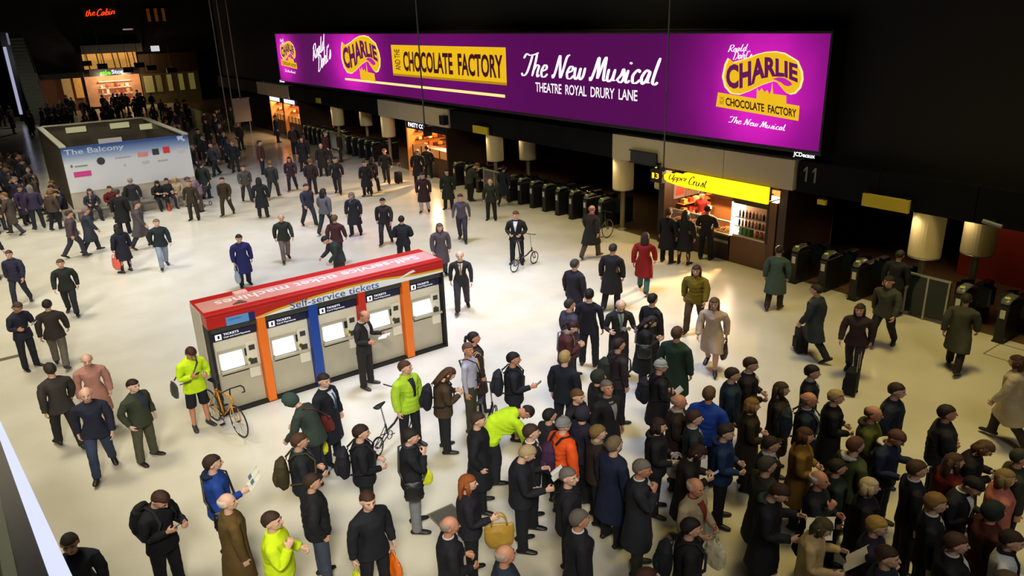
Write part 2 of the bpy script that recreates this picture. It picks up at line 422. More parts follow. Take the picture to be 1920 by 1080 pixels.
def top_base(kind):
    if kind == 'jacket':
        mb = torso_rings(RJ); sleeves(mb)
        mb.torus((0, -.012, 1.478), .066, .019, 22, 8, 'z'); mb.torus((0, 0, .815), 0.001, .0005, 6, 4, 'z')
        for z in (.82,): mb.tube([(0, 0, z - .022), (0, 0, z + .022)], [(.165, .219)] * 2, 24)
    elif kind == 'coat':
        mb = torso_rings(RL); sleeves(mb, (.078, .075, .069, .065, .057))
        mb.torus((0, -.012, 1.476), .068, .018, 22, 8, 'z')
        for s in (1, -1): mb.tube([(s * .05, .055, 1.47), (s * .055, .138, 1.36), (s * .012, .160, 1.16)], [(.008, .022), (.008, .030), (.006, .010)], 8, ref=(0, 1, 0))
    elif kind == 'suit':
        mb = torso_rings(RS); sleeves(mb, (.070, .062, .053, .047, .039))
        for s in (1, -1): mb.tube([(s * .062, .045, 1.47), (s * .058, .128, 1.36), (s * .010, .136, 1.13)], [(.007, .018), (.007, .028), (.006, .008)], 8, ref=(0, 1, 0))
    elif kind == 'shirt':
        mb = torso_rings([(z, x * .97, y * .97, o) for z, x, y, o in RS[1:]]); sleeves(mb, (.060, .054, .046, .041, .035))
        mb.torus((0, -.012, 1.478), .062, .012, 22, 8, 'z')
    elif kind == 'puffer':
        mb = torso_rings([(z, x * (1.05 if z < 1.3 else 1.0), y * (1.06 if z < 1.3 else 1.0), o) for z, x, y, o in RJ]); sleeves(mb, (.082, .084, .078, .072, .058))
        for z in (.88, .97, 1.06, 1.15, 1.24): mb.tube([(0, 0, z - .03), (0, 0, z), (0, 0, z + .03)], [(.168, .225), (.184, .242), (.168, .225)], 24)
        mb.torus((0, -.012, 1.485), .070, .026, 22, 8, 'z')
    me = bake(mb, .0135, 3, .30, kind)
    return folds(me, {'shirt': .006, 'suit': .006}.get(kind, .011))
def legs_base(kind):
    mb = MB()
    if kind == 'skirt':
        mb = torso_rings([(.56, .215, .165, 0), (.70, .200, .152, 0), (.85, .182, .132, 0), (.98, .166, .116, 0), (1.04, .150, .106, 0)])
        for s in (1, -1):
            mb.tube([KN[s] + Vector((0, 0, .12)), KN[s], KN[s].lerp(AN[s], .3) + Vector((0, -.01, 0)), AN[s] + Vector((0, 0, .0))], [.066, .060, .060, .040], 14)
    else:
        mb.tube([(0, 0, .82), (0, 0, .90), (0, 0, 1.0), (0, 0, 1.06)], [(.10, .135), (.122, .172), (.116, .164), (.108, .150)], 20)
        for s in (1, -1):
            h, k, an = HIP[s], KN[s], AN[s]
            if kind == 'shorts':
                mb.tube([h + Vector((0, 0, .02)), h.lerp(k, .4), k + Vector((0, 0, -.01))], [(.105, .094), (.100, .090), (.098, .094)], 16)
            else:
                mb.tube([h + Vector((0, 0, .02)), h.lerp(k, .4), k, k.lerp(an, .4), an + Vector((0, .005, -.035))], [(.110, .098), (.098, .092), (.080, .077), (.076, .072), (.069, .065)], 16)
    me = bake(mb, .013, 3, .34, kind)
    return folds(me, .009, 11)
def shoe_base(s):
    mb = MB()
    c = AN[s]
    mb.tube([(c.x, c.y - .055, .045), (c.x, c.y + .0, .052), (c.x + s * .006, c.y + .08, .042), (c.x + s * .012, c.y + .15, .033), (c.x + s * .013, c.y + .185, .030)],
            [(.040, .036), (.050, .040), (.038, .046), (.030, .044), (.022, .034)], 14, ref=(0, 0, 1), rnd=True)
    mb.tube([(c.x, c.y - .012, .05), (c.x, c.y - .012, .12)], [(.050, .044), (.046, .042)], 14)
    me = bake(mb, .011, 2, .5, 'shoe')
    v = coords(me); v[:, 2] = np.maximum(v[:, 2], .004); me.vertices.foreach_set('co', v.ravel())
    return me
def hair_base(kind):
    c = Vector((0, .002, 1.650)); mb = MB()
    R = (.089, .112, .116)
    if kind == 'beanie': R = (.090, .112, .124)
    if kind == 'curly': R = (.096, .116, .120)
    if kind == 'hood': R = (.108, .125, .130)
    mb.ball(c, R, 30, 22)
    vs = []
    for p in mb.v:
        q = Vector(p) - c
        y, z, x = q.y, q.z, abs(q.x)
        face = y > .012 and z < (.040 - .25 * max(0, .06 - y)) 
        if kind == 'hood': face = y > .045 and z < .062 and x < .085
        if kind == 'beanie': face = z < .012 + .25 * y
        if kind in ('short', 'curly', 'grey') and z < -.045 + .4 * y: face = True
        if kind in ('short', 'curly', 'grey') and x > .062 and z < -.02 and y > -.03: face = True
        k = .80 if face else 1.0
        if kind == 'bald': k = 1.0 if (z < .045 and y < .012 and z > -.05) else .80
        nn = noise.noise(Vector((p[0] * 40, p[1] * 40, p[2] * 40))) * {'curly': .10, 'beanie': .02, 'hood': .02}.get(kind, .045)
        vs.append(tuple(c + q * (k + (nn if k == 1.0 else 0))))
    mb.v = vs
    if kind == 'beanie': mb.ball((0, .0, 1.778), .024, 10, 7); mb.torus((0, .002, 1.668), .094, .014, 24, 7, 'z')
    if kind == 'long':
        mb.tube([(0, -.045, 1.70), (0, -.075, 1.60), (0, -.088, 1.48), (0, -.098, 1.36)], [(.045, .078), (.042, .092), (.036, .098), (.022, .080)], 18)
        for s in (1, -1): mb.tube([(s * .070, .0, 1.69), (s * .080, .012, 1.58), (s * .085, .02, 1.45)], [(.034, .020), (.030, .020), (.020, .014)], 10)
    if kind == 'bob':
        mb.tube([(0, -.03, 1.70), (0, -.050, 1.60), (0, -.052, 1.525)], [(.055, .084), (.054, .096), (.046, .090)], 18)
        for s in (1, -1): mb.tube([(s * .072, .005, 1.69), (s * .082, .018, 1.60), (s * .080, .022, 1.545)], [(.038, .020), (.036, .020), (.026, .014)], 10)
    if kind == 'tied': mb.ball((0, -.115, 1.66), (.038, .038, .038), 12, 8); mb.tube([(0, -.125, 1.66), (0, -.15, 1.58), (0, -.14, 1.48)], [.024, .026, .012], 10)
    mb.v = [grow_head(p) for p in mb.v]
    me = mb.mesh('hair', smooth=True); return me
def v_patch(z0, w_top, w_bot, push, z1=1.455, RS=RS):
    """strip on the chest front following the suit surface"""
    zs = [r[0] for r in RS]; mb = MB(); n = 9; m = 6; vs = []
    for i in range(n + 1):
        z = z0 + (z1 - z0) * i / n
        rx = np.interp(z, zs, [r[1] for r in RS]); ry = np.interp(z, zs, [r[2] for r in RS]); yo = np.interp(z, zs, [r[3] for r in RS])
        wd = w_bot + (w_top - w_bot) * i / n
        for j in range(m + 1):
            x = wd * (2 * j / m - 1); vs.append((x, yo + ry * math.sqrt(max(0, 1 - (x / rx) ** 2)) + push, z))
    k = len(vs); vs += [(x, y - .03, z) for x, y, z in vs]
    fs = []
    for i in range(n):
        for j in range(m):
            a = i * (m + 1) + j; fs.append((a, a + 1, a + m + 2, a + m + 1)); fs.append((k + a, k + a + m + 1, k + a + m + 2, k + a + 1))
    mb.add(vs, fs); return mb
def shirtfront_base(R=RS):
    mb = v_patch(1.14, .062, .006, .008 if R is RS else .018, RS=R)
    mb.torus((0, -.010, 1.486), .060, .012, 20, 7, 'z'); return mb.mesh('shirt_front', smooth=True)
def tie_base(R=RS):
    k_ = .015 if R is RS else .026
    mb = v_patch(1.13, .018, .026, k_, 1.42, RS=R); mb.ball((0, .068 + k_, 1.44), (.022, .016, .020), 10, 7); return mb.mesh('tie', smooth=True)
def hood_down_base():
    mb = MB(); pts = []
    for i in range(9):
        a = math.pi * (1.0 + i / 8); pts.append((.098 * math.cos(a), -.045 + .075 * math.sin(a), 1.468 + .02 * abs(math.cos(a))))
    mb.tube(pts, [(.020, .024), (.030, .032), (.036, .038), (.042, .042), (.046, .044), (.042, .042), (.036, .038), (.030, .032), (.020, .024)], 12, ref=(0, 0, 1), rnd=True)
    return folds(bake(mb, .012, 2, .5, 'hood'), .012, 30)
def scarf_base():
    mb = MB(); mb.torus((0, -.006, 1.492), .066, .027, 22, 9, 'z'); mb.tube([(.03, .07, 1.48), (.045, .13, 1.36), (.045, .142, 1.20)], [(.012, .03), (.013, .04), (.010, .042)], 10, rnd=True)
    return folds(bake(mb, .012, 2, .5, 'scarf'), .010, 30)

# ------------------------------------------------------------------ people: skeleton and posing
BN = ['pelvis', 'spine', 'chest', 'neck', 'head', 'uaR', 'uaL', 'faR', 'faL', 'haR', 'haL', 'thR', 'thL', 'shR', 'shL', 'ftR', 'ftL']
BI = {n: i for i, n in enumerate(BN)}
SEG = [[((-.07, 0, .93), (.07, 0, .93)), ((0, 0, .90), (0, 0, .98))], [((0, 0, 1.04), (0, 0, 1.16))],
       [((0, 0, 1.22), (0, 0, 1.40)), ((-.11, 0, 1.37), (.11, 0, 1.37))], [((0, -.01, 1.47), (0, 0, 1.53))], [((0, .02, 1.58), (0, .01, 1.72)), ((0, .08, 1.58), (0, .1, 1.62))]]
for A, B in ((SH, EL), (EL, WR), (WR, HA), (HIP, KN), (KN, AN), (AN, TOE)):
    for s in (1, -1):
        a, b = A[s], B[s]
        if A is SH: a = a.lerp(b, .12)
        if A is WR: b = a + arm_dir(s) * .17
        if A is HIP: a = a.lerp(b, .15)
        SEG.append([(tuple(a), tuple(b))])
def weights(v, kind):
    W = np.zeros((len(v), len(BN)))
    for i, segs in enumerate(SEG):
        dmin = np.full(len(v), 9.)
        for a, b in segs:
            a = np.array(a); b = np.array(b); d = b - a
            t = np.clip(((v - a) @ d) / max(1e-9, d @ d), 0, 1)
            dmin = np.minimum(dmin, np.linalg.norm(v - (a + t[:, None] * d), axis=1))
        W[:, i] = (dmin + .012) ** -4.5
    sm = lambda x: np.clip(x, 0, 1) ** 2 * (3 - 2 * np.clip(x, 0, 1))
    r = sm(v[:, 0] / .05 + .5)
    for n in ('th', 'sh', 'ft'):
        W[:, BI[n + 'R']] *= r; W[:, BI[n + 'L']] *= 1 - r
    ar = sm((v[:, 0]) / .04 + .5)
    for n in ('ua', 'fa', 'ha'):
        W[:, BI[n + 'R']] *= ar; W[:, BI[n + 'L']] *= 1 - ar
    W /= W.sum(1)[:, None]
    if kind in ('coat', 'skirt'):
        low = sm((.92 - v[:, 2]) / .16) * ((v[:, 2] > .5) | (kind == 'coat') | (np.abs(v[:, 1]) > 9))
        inside = sm((.56 - v[:, 2]) / .02) if kind == 'skirt' else 0
        rr = sm(v[:, 0] / .30 + .5)
        S = np.zeros_like(W); S[:, 0] = .30; S[:, BI['thR']] = .70 * rr; S[:, BI['thL']] = .70 * (1 - rr)
        # only the cloth, not arms hanging next to it
        arm = W[:, 5:11].sum(1); low = low * (arm < .5)
        W = W * (1 - low)[:, None] + S * low[:, None]
    if kind in ('jacket', 'suit', 'puffer', 'shirt'):
        low = sm((.95 - v[:, 2]) / .12) * (W[:, 5:11].sum(1) < .5) * .55
        S = np.zeros_like(W); S[:, 0] = 1
        W = W * (1 - low)[:, None] + S * low[:, None]
    if kind.startswith(('shirt_front', 'tie')):
        W[:] = 0; t = sm((v[:, 2] - 1.12) / .14); W[:, 2] = t; W[:, 1] = 1 - t
    if kind in ('hood', 'scarf'):
        W[:] = 0; W[:, 2] = 1
    return W
def Rx(a): return Matrix.Rotation(math.radians(a), 3, 'X')
def Ry(a): return Matrix.Rotation(math.radians(a), 3, 'Y')
def Rz(a): return Matrix.Rotation(math.radians(a), 3, 'Z')
def arc(a, b): return Vector(a).rotation_difference(Vector(b)).to_matrix()
DOWN = ((.17, -.02, -1), (.06, .16, -1))
POSES = {
 # torso (lean fwd, turn right), head (down, turn right), arms R/L (upper, fore), legs R/L (thigh, shin)
 'stand':   dict(),
 'lookup':  dict(head=(-14, 10), R=((.2, -.05, -1), (.0, .3, -1)), L=((.16, .02, -1), (.04, .18, -1)), lr=((.10, .03, -1), (.06, -.02, -1))),
 'lookl':   dict(head=(-4, -28), torso=(0, -6), R=((.16, 0, -1), (.05, .25, -1)), L=((.2, -.06, -1), (.0, .25, -1))),
 'lookr':   dict(head=(-6, 30), torso=(1, 6), lr=((.12, .05, -1), (.08, -.03, -1))),
 'pocket':  dict(head=(2, 6), R=((.30, -.22, -1), (-.10, .50, -1)), L=((.30, -.22, -1), (-.10, .50, -1)), lr=((.14, .05, -1), (.08, -.02, -1))),
 'phone':   dict(head=(34, 0), torso=(5, 0), R=((.12, .12, -1), (-.42, .80, .32)), L=((.20, .05, -1), (-.35, .75, .10)), grip=1),
 'paper':   dict(head=(28, 0), torso=(3, 0), R=((.22, .18, -1), (-.05, 1, .12)), L=((.22, .18, -1), (-.05, 1, .12)), grip=1),
 'chin':    dict(head=(6, 8), R=((.05, .50, -1), (-.42, .25, 1)), L=((.14, .12, -1), (-.95, .55, .05)), grip=1),
 'face':    dict(head=(-4, 12), R=((.25, .35, -1), (-.35, .42, 1)), L=((.16, .05, -1), (-.2, .7, -.25)), grip=1),
 'fold':    dict(head=(-5, 4), R=((.14, .18, -1), (-.95, .45, .05)), L=((.14, .14, -1), (-.95, .5, .0)), grip=1),
 'hold':    dict(head=(4, 5), R=((.18, .05, -1), (-.35, .75, -.25)), L=((.18, .05, -1), (-.35, .75, -.30)), grip=1),
 'elbow':   dict(head=(0, 8), R=((.22, .10, -1), (-.10, .85, .15)), L=((.14, 0, -1), (.02, .15, -1)), grip=1),
 'carry':   dict(head=(3, 10), R=((.20, .0, -1), (.10, .08, -1)), L=((.16, .02, -1), (.02, .25, -1)), grip=1),
 'stride':  dict(head=(2, 0), torso=(3, 0), R=((.14, -.28, -1), (.04, .05, -1)), L=((.14, .24, -1), (.0, .50, -1)),
                 lr=((.03, .44, -1), (.03, .06, -1)), ll=((.03, -.26, -1), (.03, -.62, -1))),
 'stride2': dict(head=(0, -4), torso=(4, 0), R=((.14, .26, -1), (.0, .55, -1)), L=((.14, -.28, -1), (.04, .02, -1)),
                 lr=((.03, -.24, -1), (.03, -.55, -1)), ll=((.03, .40, -1), (.03, .10, -1))),
 'step':    dict(head=(6, 0), torso=(4, 0), R=((.14, .05, -1), (.0, .25, -1)), L=((.14, -.08, -1), (.04, .1, -1)),
                 lr=((.03, .20, -1), (.03, -.12, -1)), ll=((.03, -.08, -1), (.03, -.34, -1)), grip=1),
 'sit':     dict(head=(10, 0), torso=(2, 0), R=((.15, .22, -1), (-.30, .85, -.1)), L=((.15, .22, -1), (-.30, .85, -.1)),
                 lr=((.16, 1, -.08), (.02, .05, -1)), ll=((.16, 1, -.08), (.02, .05, -1)), grip=1),
 'sit2':    dict(head=(22, 14), torso=(12, 0), R=((.2, .5, -1), (-.2, .8, .1)), L=((.15, .35, -1), (-.35, .85, -.25)),
                 lr=((.10, 1, -.08), (.02, .22, -1)), ll=((.22, 1, -.08), (.02, -.08, -1)), grip=1),
 'bend':    dict(head=(30, 0), torso=(72, 0), R=((.10, .35, -1), (.0, .25, -1)), L=((.10, .30, -1), (.0, .2, -1)),
                 lr=((.08, .15, -1), (.06, -.12, -1)), ll=((.08, .0, -1), (.06, -.08, -1)), grip=1),
 'stoop':   dict(head=(26, 0), torso=(26, 0), R=((.12, .25, -1), (-.1, .75, -.6)), L=((.12, .2, -1), (-.1, .6, -.8)),
                 lr=((.08, .15, -1), (.06, -.16, -1)), grip=1),
 'lean':    dict(head=(8, -10), torso=(6, 0), R=((.25, .32, -1), (.05, .7, -.5)), L=((.25, .30, -1), (.05, .7, -.5)), grip=1),
}
_posed = {}
def solve(pose):
    if pose in _posed: return _posed[pose]
    p = POSES[pose]
    lean, turn = p.get('torso', (0, 0)); hd, ht = p.get('head', (0, 0))
    J = {}; R = {}
    R['pelvis'] = Rx(-lean * .3); J['pelvis'] = Vector((0, 0, .95))
    def attach(par, rest_par, rest): return J[par] + R[par] @ (Vector(rest) - Vector(rest_par))
    rest = {'pelvis': Vector((0, 0, .95)), 'spine': Vector((0, 0, 1.02)), 'chest': Vector((0, 0, 1.20)), 'neck': Vector((0, -.012, 1.46)), 'head': Vector((0, 0, 1.55))}
    J['spine'] = attach('pelvis', rest['pelvis'], rest['spine']); R['spine'] = Rz(-turn * .5) @ Rx(-lean * .7)
    J['chest'] = attach('spine', rest['spine'], rest['chest']); R['chest'] = Rz(-turn) @ Rx(-lean)
    J['neck'] = attach('chest', rest['chest'], rest['neck']); R['neck'] = R['chest'] @ Rz(-ht * .45) @ Rx(-hd * .4)
    J['head'] = attach('neck', rest['neck'], rest['head']); R['head'] = R['chest'] @ Rz(-ht) @ Rx(-hd)
    for s, S in ((1, 'R'), (-1, 'L')):
        up, fo = p.get(S, DOWN)
        fl = lambda d: Vector((d[0] * s, d[1], d[2])).normalized()
        rest.update({'ua' + S: SH[s], 'fa' + S: EL[s], 'ha' + S: WR[s], 'th' + S: HIP[s], 'sh' + S: KN[s], 'ft' + S: AN[s]})
        J['ua' + S] = attach('chest', rest['chest'], SH[s])
        R['ua' + S] = arc(R['chest'] @ arm_dir(s), fl(up)) @ R['chest']
        J['fa' + S] = attach('ua' + S, SH[s], EL[s])
        R['fa' + S] = arc(R['ua' + S] @ arm_dir(s), fl(fo)) @ R['ua' + S]
        J['ha' + S] = attach('fa' + S, EL[s], WR[s]); R['ha' + S] = R['fa' + S]
        th, sh = p.get('l' + S.lower(), ((.06, .0, -1), (.03, -.03, -1)))
        J['th' + S] = attach('pelvis', rest['pelvis'], HIP[s])
        R['th' + S] = arc((KN[s] - HIP[s]), fl(th))
        J['sh' + S] = attach('th' + S, HIP[s], KN[s]); R['sh' + S] = arc((AN[s] - KN[s]), fl(sh))
        J['ft' + S] = attach('sh' + S, KN[s], AN[s])
        back = max(0, -sh[1] / max(.2, abs(sh[2])) - .15)
        R['ft' + S] = Rz(-s * 9) @ Rx(-min(50, back * 70))
    # feet on the floor
    low = 9
    for s, S in ((1, 'R'), (-1, 'L')):
        for q in ((0, -.075, -.088), (0, .19, -.088), (0, 0, -.088)):
            low = min(low, (J['ft' + S] + R['ft' + S] @ Vector(q)).z)
    for k in J: J[k] = J[k] - Vector((0, 0, low))
    X = {}
    for b in BN:
        m = R[b].to_4x4(); m.translation = J[b] - R[b] @ rest[b]; X[b] = m
    _posed[pose] = X
    return X
_base = {}; _mesh = {}
def base(kind):
    if kind not in _base:
        if kind in ('body_open', 'body_grip'): me = body_base(kind == 'body_grip')
        elif kind in ('jacket', 'coat', 'suit', 'shirt', 'puffer'): me = top_base(kind)
        elif kind in ('trousers', 'shorts', 'skirt'): me = legs_base(kind)
        elif kind.startswith('shirt_front'): me = shirtfront_base(RJ if kind.endswith('_j') else RS)
        elif kind.startswith('tie'): me = tie_base(RJ if kind.endswith('_j') else RS)
        elif kind == 'hood': me = hood_down_base()
        elif kind == 'scarf': me = scarf_base()
        v = coords(me); _base[kind] = (me, v, weights(v, kind))
    return _base[kind]
def posed(kind, pose):
    key = (kind, pose)
    if key not in _mesh:
        me, v, W = base(kind); X = solve(pose)
        A = np.stack([np.array(X[b])[:3] for b in BN])             # 17x3x4
        vh = np.concatenate([v, np.ones((len(v), 1))], 1)
        T = np.einsum('nb,bij->nij', W, A)
        q = np.einsum('nij,nj->ni', T, vh)
        m2 = me.copy(); m2.vertices.foreach_set('co', q.ravel()); m2.update()
        n = 4 if kind.startswith('body') else 1
        for i in range(n): m2.materials.append(None)
        _mesh[key] = m2
    return _mesh[key]
def rigid(kind):
    if kind not in _mesh:
        me = shoe_base(1 if kind == 'shoeR' else -1) if kind.startswith('shoe') else hair_base(kind[5:])
        me.materials.append(None); _mesh[kind] = me
    return _mesh[kind]
def part(name, me, mats, root, mtx=None):
    o = bpy.data.objects.new(name, me); COL.objects.link(o); adopt(o, root)
    for i, m in enumerate(mats):
        o.material_slots[i].link = 'OBJECT'; o.material_slots[i].material = m
    if mtx is not None: o.matrix_local = mtx
    return o
SKIN = {'l': '#c99a80', 'p': '#d3a78f', 'r': '#bd8468', 't': '#9a6a4c', 'd': '#5a3a2a', 'f': '#d9b29a'}
EYEW = mat('eye_white', '#c9c4bd', .3, var=0); EYED = mat('eye_dark', '#1d1512', .3, var=0); LIPS = mat('lips', '#9a5b50', .5, var=0)
PEOPLE = []
def person(label, px, py, face, pose='stand', top='jacket', tc='#15161a', legs='trousers', lc='#14151a', hair='short', hc='#2a1d15',
           sk='l', h=1.75, by='h', g=None, sf=None, tie=None, hood=None, scarf=None, shoe='#100e0d', group='people on the concourse', z0=0.0, simple=False, world=None, az=None):
    if g is None: g = 1.12 if by == 'h' else 1.18
    X = solve(pose); s = h / 1.778
    tip = X['head'] @ Vector((0, .005, 1.778))
    if world is not None:
        x, y = world; A = az
    else:
        x, y, _ = onZ(px, py, (tip.z * s + z0) if by == 'h' else 0)
        A = math.degrees(math.atan2(x, y)) + face
    rz = -math.radians(A)
    if by == 'h' and world is None:
        off = Matrix.Rotation(rz, 3, 'Z') @ Vector((tip.x * s * g, tip.y * s * g, 0)); x -= off.x; y -= off.y
    for _ in range(3):
        for q in PEOPLE:
            dx, dy = x - q['loc'].x, y - q['loc'].y; dd = math.hypot(dx, dy)
            if dd < .52 and 'sit' not in pose:
                k_ = (.52 - dd) / max(dd, .05); x += dx * k_; y += dy * k_
    e = thing('person', label, 'person', (x, y, z0), rz, group)
    e.scale = (s * g, s * g, s)
    grip = POSES[pose].get('grip')
    sm = skin(SKIN[sk])
    part('body', posed('body_grip' if grip else 'body_open', pose), [sm, EYEW, EYED, LIPS], e)
    part({'coat': 'long_coat', 'suit': 'suit_jacket', 'puffer': 'padded_jacket'}.get(top, top), posed(top, pose), [cloth(tc)], e)
    part(legs, posed(legs, pose), [cloth(lc)], e)
    for S in 'RL': part('shoe', rigid('shoe' + S), [leather(shoe)], e, X['ft' + S])
    if hair != 'none':
        part({'beanie': 'knitted_hat', 'hood': 'raised_hood'}.get(hair, 'hair'), rigid('hair_' + hair), [cloth(hc) if hair in ('beanie', 'hood') else hairm(hc)], e, X['head'])
    sx = '' if top in ('suit', 'shirt') else '_j'
    if sf: part('shirt_front', posed('shirt_front' + sx, pose), [cloth(sf)], e)
    if tie: part('tie', posed('tie' + sx, pose), [cloth(tie)], e)
    if hood: part('folded_hood', posed('hood', pose), [cloth(hood)], e)
    if scarf: part('scarf', posed('scarf', pose), [cloth(scarf)], e)
    rec = dict(e=e, X=X, s=s, g=g, rz=rz, loc=Vector((x, y, z0)))
    PEOPLE.append(rec)
    return rec
def at_bone(rec, bone, p):
    """world position of a rest-space point carried by a bone"""
    q = rec['X'][bone] @ Vector(p)
    q = Vector((q.x * rec['s'] * rec['g'], q.y * rec['s'] * rec['g'], q.z * rec['s']))
    return rec['loc'] + Matrix.Rotation(rec['rz'], 3, 'Z') @ q
def hand_pos(rec, S): 
    s = 1 if S == 'R' else -1
    return at_bone(rec, 'ha' + S, WR[s] + arm_dir(s) * .10 + Vector((-s * .02, 0, -.02)))
# ------------------------------------------------------------------ things people carry
def place(name, label, cat, rec, bone, group=None):
    """an Empty at the person's feet turned like the bone that carries it; parts are built in rest space"""
    o = thing(name, label, cat, group=group)
    M = Matrix.Translation(rec['loc']) @ Matrix.Rotation(rec['rz'], 4, 'Z') @ Matrix.Diagonal((rec['s'] * rec['g'], rec['s'] * rec['g'], rec['s'], 1)) @ rec['X'][bone]
    o.matrix_world = M
    return o
_pm = {}
def pmesh(key, fn):
    if key not in _pm: _pm[key] = fn(); _pm[key].materials.append(None)
    return _pm[key]
def pack_body():
    mb = MB(); mb.tube([(0, -.262, .98), (0, -.272, 1.05), (0, -.272, 1.20), (0, -.258, 1.34), (0, -.238, 1.40)], [(.075, .125), (.095, .148), (.100, .150), (.080, .130), (.045, .085)], 18, rnd=True)
    return folds(bake(mb, .016, 3, .5, 'pack'), .012, 14)
def pack_pocket():
    mb = MB(); mb.tube([(0, -.355, 1.02), (0, -.362, 1.09), (0, -.355, 1.17)], [(.030, .10), (.038, .112), (.026, .10)], 14, rnd=True)
    return bake(mb, .014, 2, .6, 'pocket')
def pack_strap(s):
    mb = MB(); mb.tube([(s * .07, -.17, 1.40), (s * .085, -.08, 1.49), (s * .105, .07, 1.48), (s * .125, .168, 1.34), (s * .170, .155, 1.16), (s * .222, -.02, 1.06), (s * .15, -.19, 1.04)], [(.010, .024)] * 7, 8, ref=(0, 0, 1))
    return mb.mesh('strap', smooth=True)
def backpack(rec, col, label, pocket=None, strap=None, group='backpacks'):
    o = place('backpack', label, 'backpack', rec, 'chest', group)
    c = cloth(col)
    part('pack_body', pmesh('pb', pack_body), [c], o); part('front_pocket', pmesh('pp', pack_pocket), [cloth(pocket or col)], o)
    for s in (1, -1): part('shoulder_strap', pmesh('ps%d' % s, lambda: pack_strap(s)), [cloth(strap or col)], o)
    hm = pmesh('ph', lambda: MB().tube([(-.04, -.19, 1.405), (-.025, -.18, 1.44), (.025, -.18, 1.44), (.04, -.19, 1.405)], .008, 7).mesh('grab', smooth=True))
    part('grab_handle', hm, [c], o)
    return o
def sbag_body():
    mb = MB(); mb.tube([(0, -.055, 0), (0, -.055, .06), (0, -.05, .20), (0, -.045, .27)], [(.040, .13), (.05, .14), (.045, .13), (.02, .12)], 16, rnd=True)
    return folds(bake(mb, .015, 2, .5, 'bag'), .010, 16)
def shoulder_bag(rec, col, label, side=-1, z=.74, group='shoulder bags'):
    o = place('shoulder_bag', label, 'bag', rec, 'pelvis', group)
    m = part('bag_body', pmesh('sb', sbag_body), [leather(col)], o); m.matrix_local = Matrix.Translation((side * .30, -.01, z)) @ Matrix.Rotation(math.pi / 2, 4, 'Z')
    st = pmesh('sbs%d%d' % (side, z * 100), lambda: MB().tube([(side * .29, -.12, z + .25), (side * .16, -.178, 1.18), (-side * .07, -.15, 1.45), (-side * .10, .0, 1.495), (-side * .06, .15, 1.41), (side * .13, .185, 1.10), (side * .29, .11, z + .25)], [(.007, .018)] * 7, 7, ref=(0, 0, 1)).mesh('strap', smooth=True))
    part('bag_strap', st, [leather(col)], o)
    return o
def tote_body():
    mb = MB(); mb.tube([(0, 0, 0), (0, 0, .05), (0, 0, .18), (0, 0, .25)], [(.06, .15), (.075, .165), (.055, .17), (.02, .165)], 18, rnd=True)
    return folds(bake(mb, .014, 2, .5, 'tote'), .008, 18)
def tote_handle(y):
    pts = []
    for i in range(9):
        a = math.pi * i / 8; pts.append((-.085 * math.cos(a), y, .25 + .13 * math.sin(a)))
    return MB().tube(pts, .009, 7, ref=(0, 1, 0)).mesh('handle', smooth=True)
def handbag(rec, col, label, S='R', drop=.36, at=None, sc=1.0, group='handbags', name='handbag', turn=0.0):
    p = hand_pos(rec, S) if at is None else at
    o = thing(name, label, 'bag', (p.x, p.y, max(.005, p.z - drop * sc)), rec['rz'] + math.pi / 2 + turn, group); o.scale = (sc,) * 3
    part('bag_body', pmesh('tb', tote_body), [leather(col)], o)
    for y in (-.03, .03): part('bag_handle', pmesh('th%g' % y, lambda: tote_handle(y)), [leather(col)], o)
    return o
def carrier_body():
    mb = MB(); mb.tube([(0, 0, 0), (0, 0, .03), (0, 0, .22), (0, 0, .34), (0, 0, .40)], [(.05, .13), (.075, .155), (.065, .16), (.03, .12), (.012, .04)], 18, rnd=True)
    return folds(bake(mb, .014, 1, .5, 'carrier'), .022, 12)
def carrier(rec, col, label, S='R', sc=1.0, group='carrier bags', turn=0.0):
    p = hand_pos(rec, S)
    o = thing('carrier_bag', label, 'bag', (p.x, p.y, max(.005, p.z - .50 * sc)), rec['rz'] + math.pi / 2 + turn, group); o.scale = (sc,) * 3
    mm = mat('plastic_bag', col, .35, var=.15, vscale=6, bump=.5, bscale=15)
    part('bag_body', pmesh('cb', carrier_body), [mm], o)
    for y in (-.02, .02): part('bag_handle', pmesh('ch%g' % y, lambda: MB().tube([(-.03, y, .39), (-.02, y * .6, .47), (.02, y * .6, .47), (.03, y, .39)], [(.004, .010)] * 4, 6).mesh('h', smooth=True)), [mm], o)
    return o
PAPER = mat('newsprint', '#cfccc0', .8, var=.2, vscale=14)
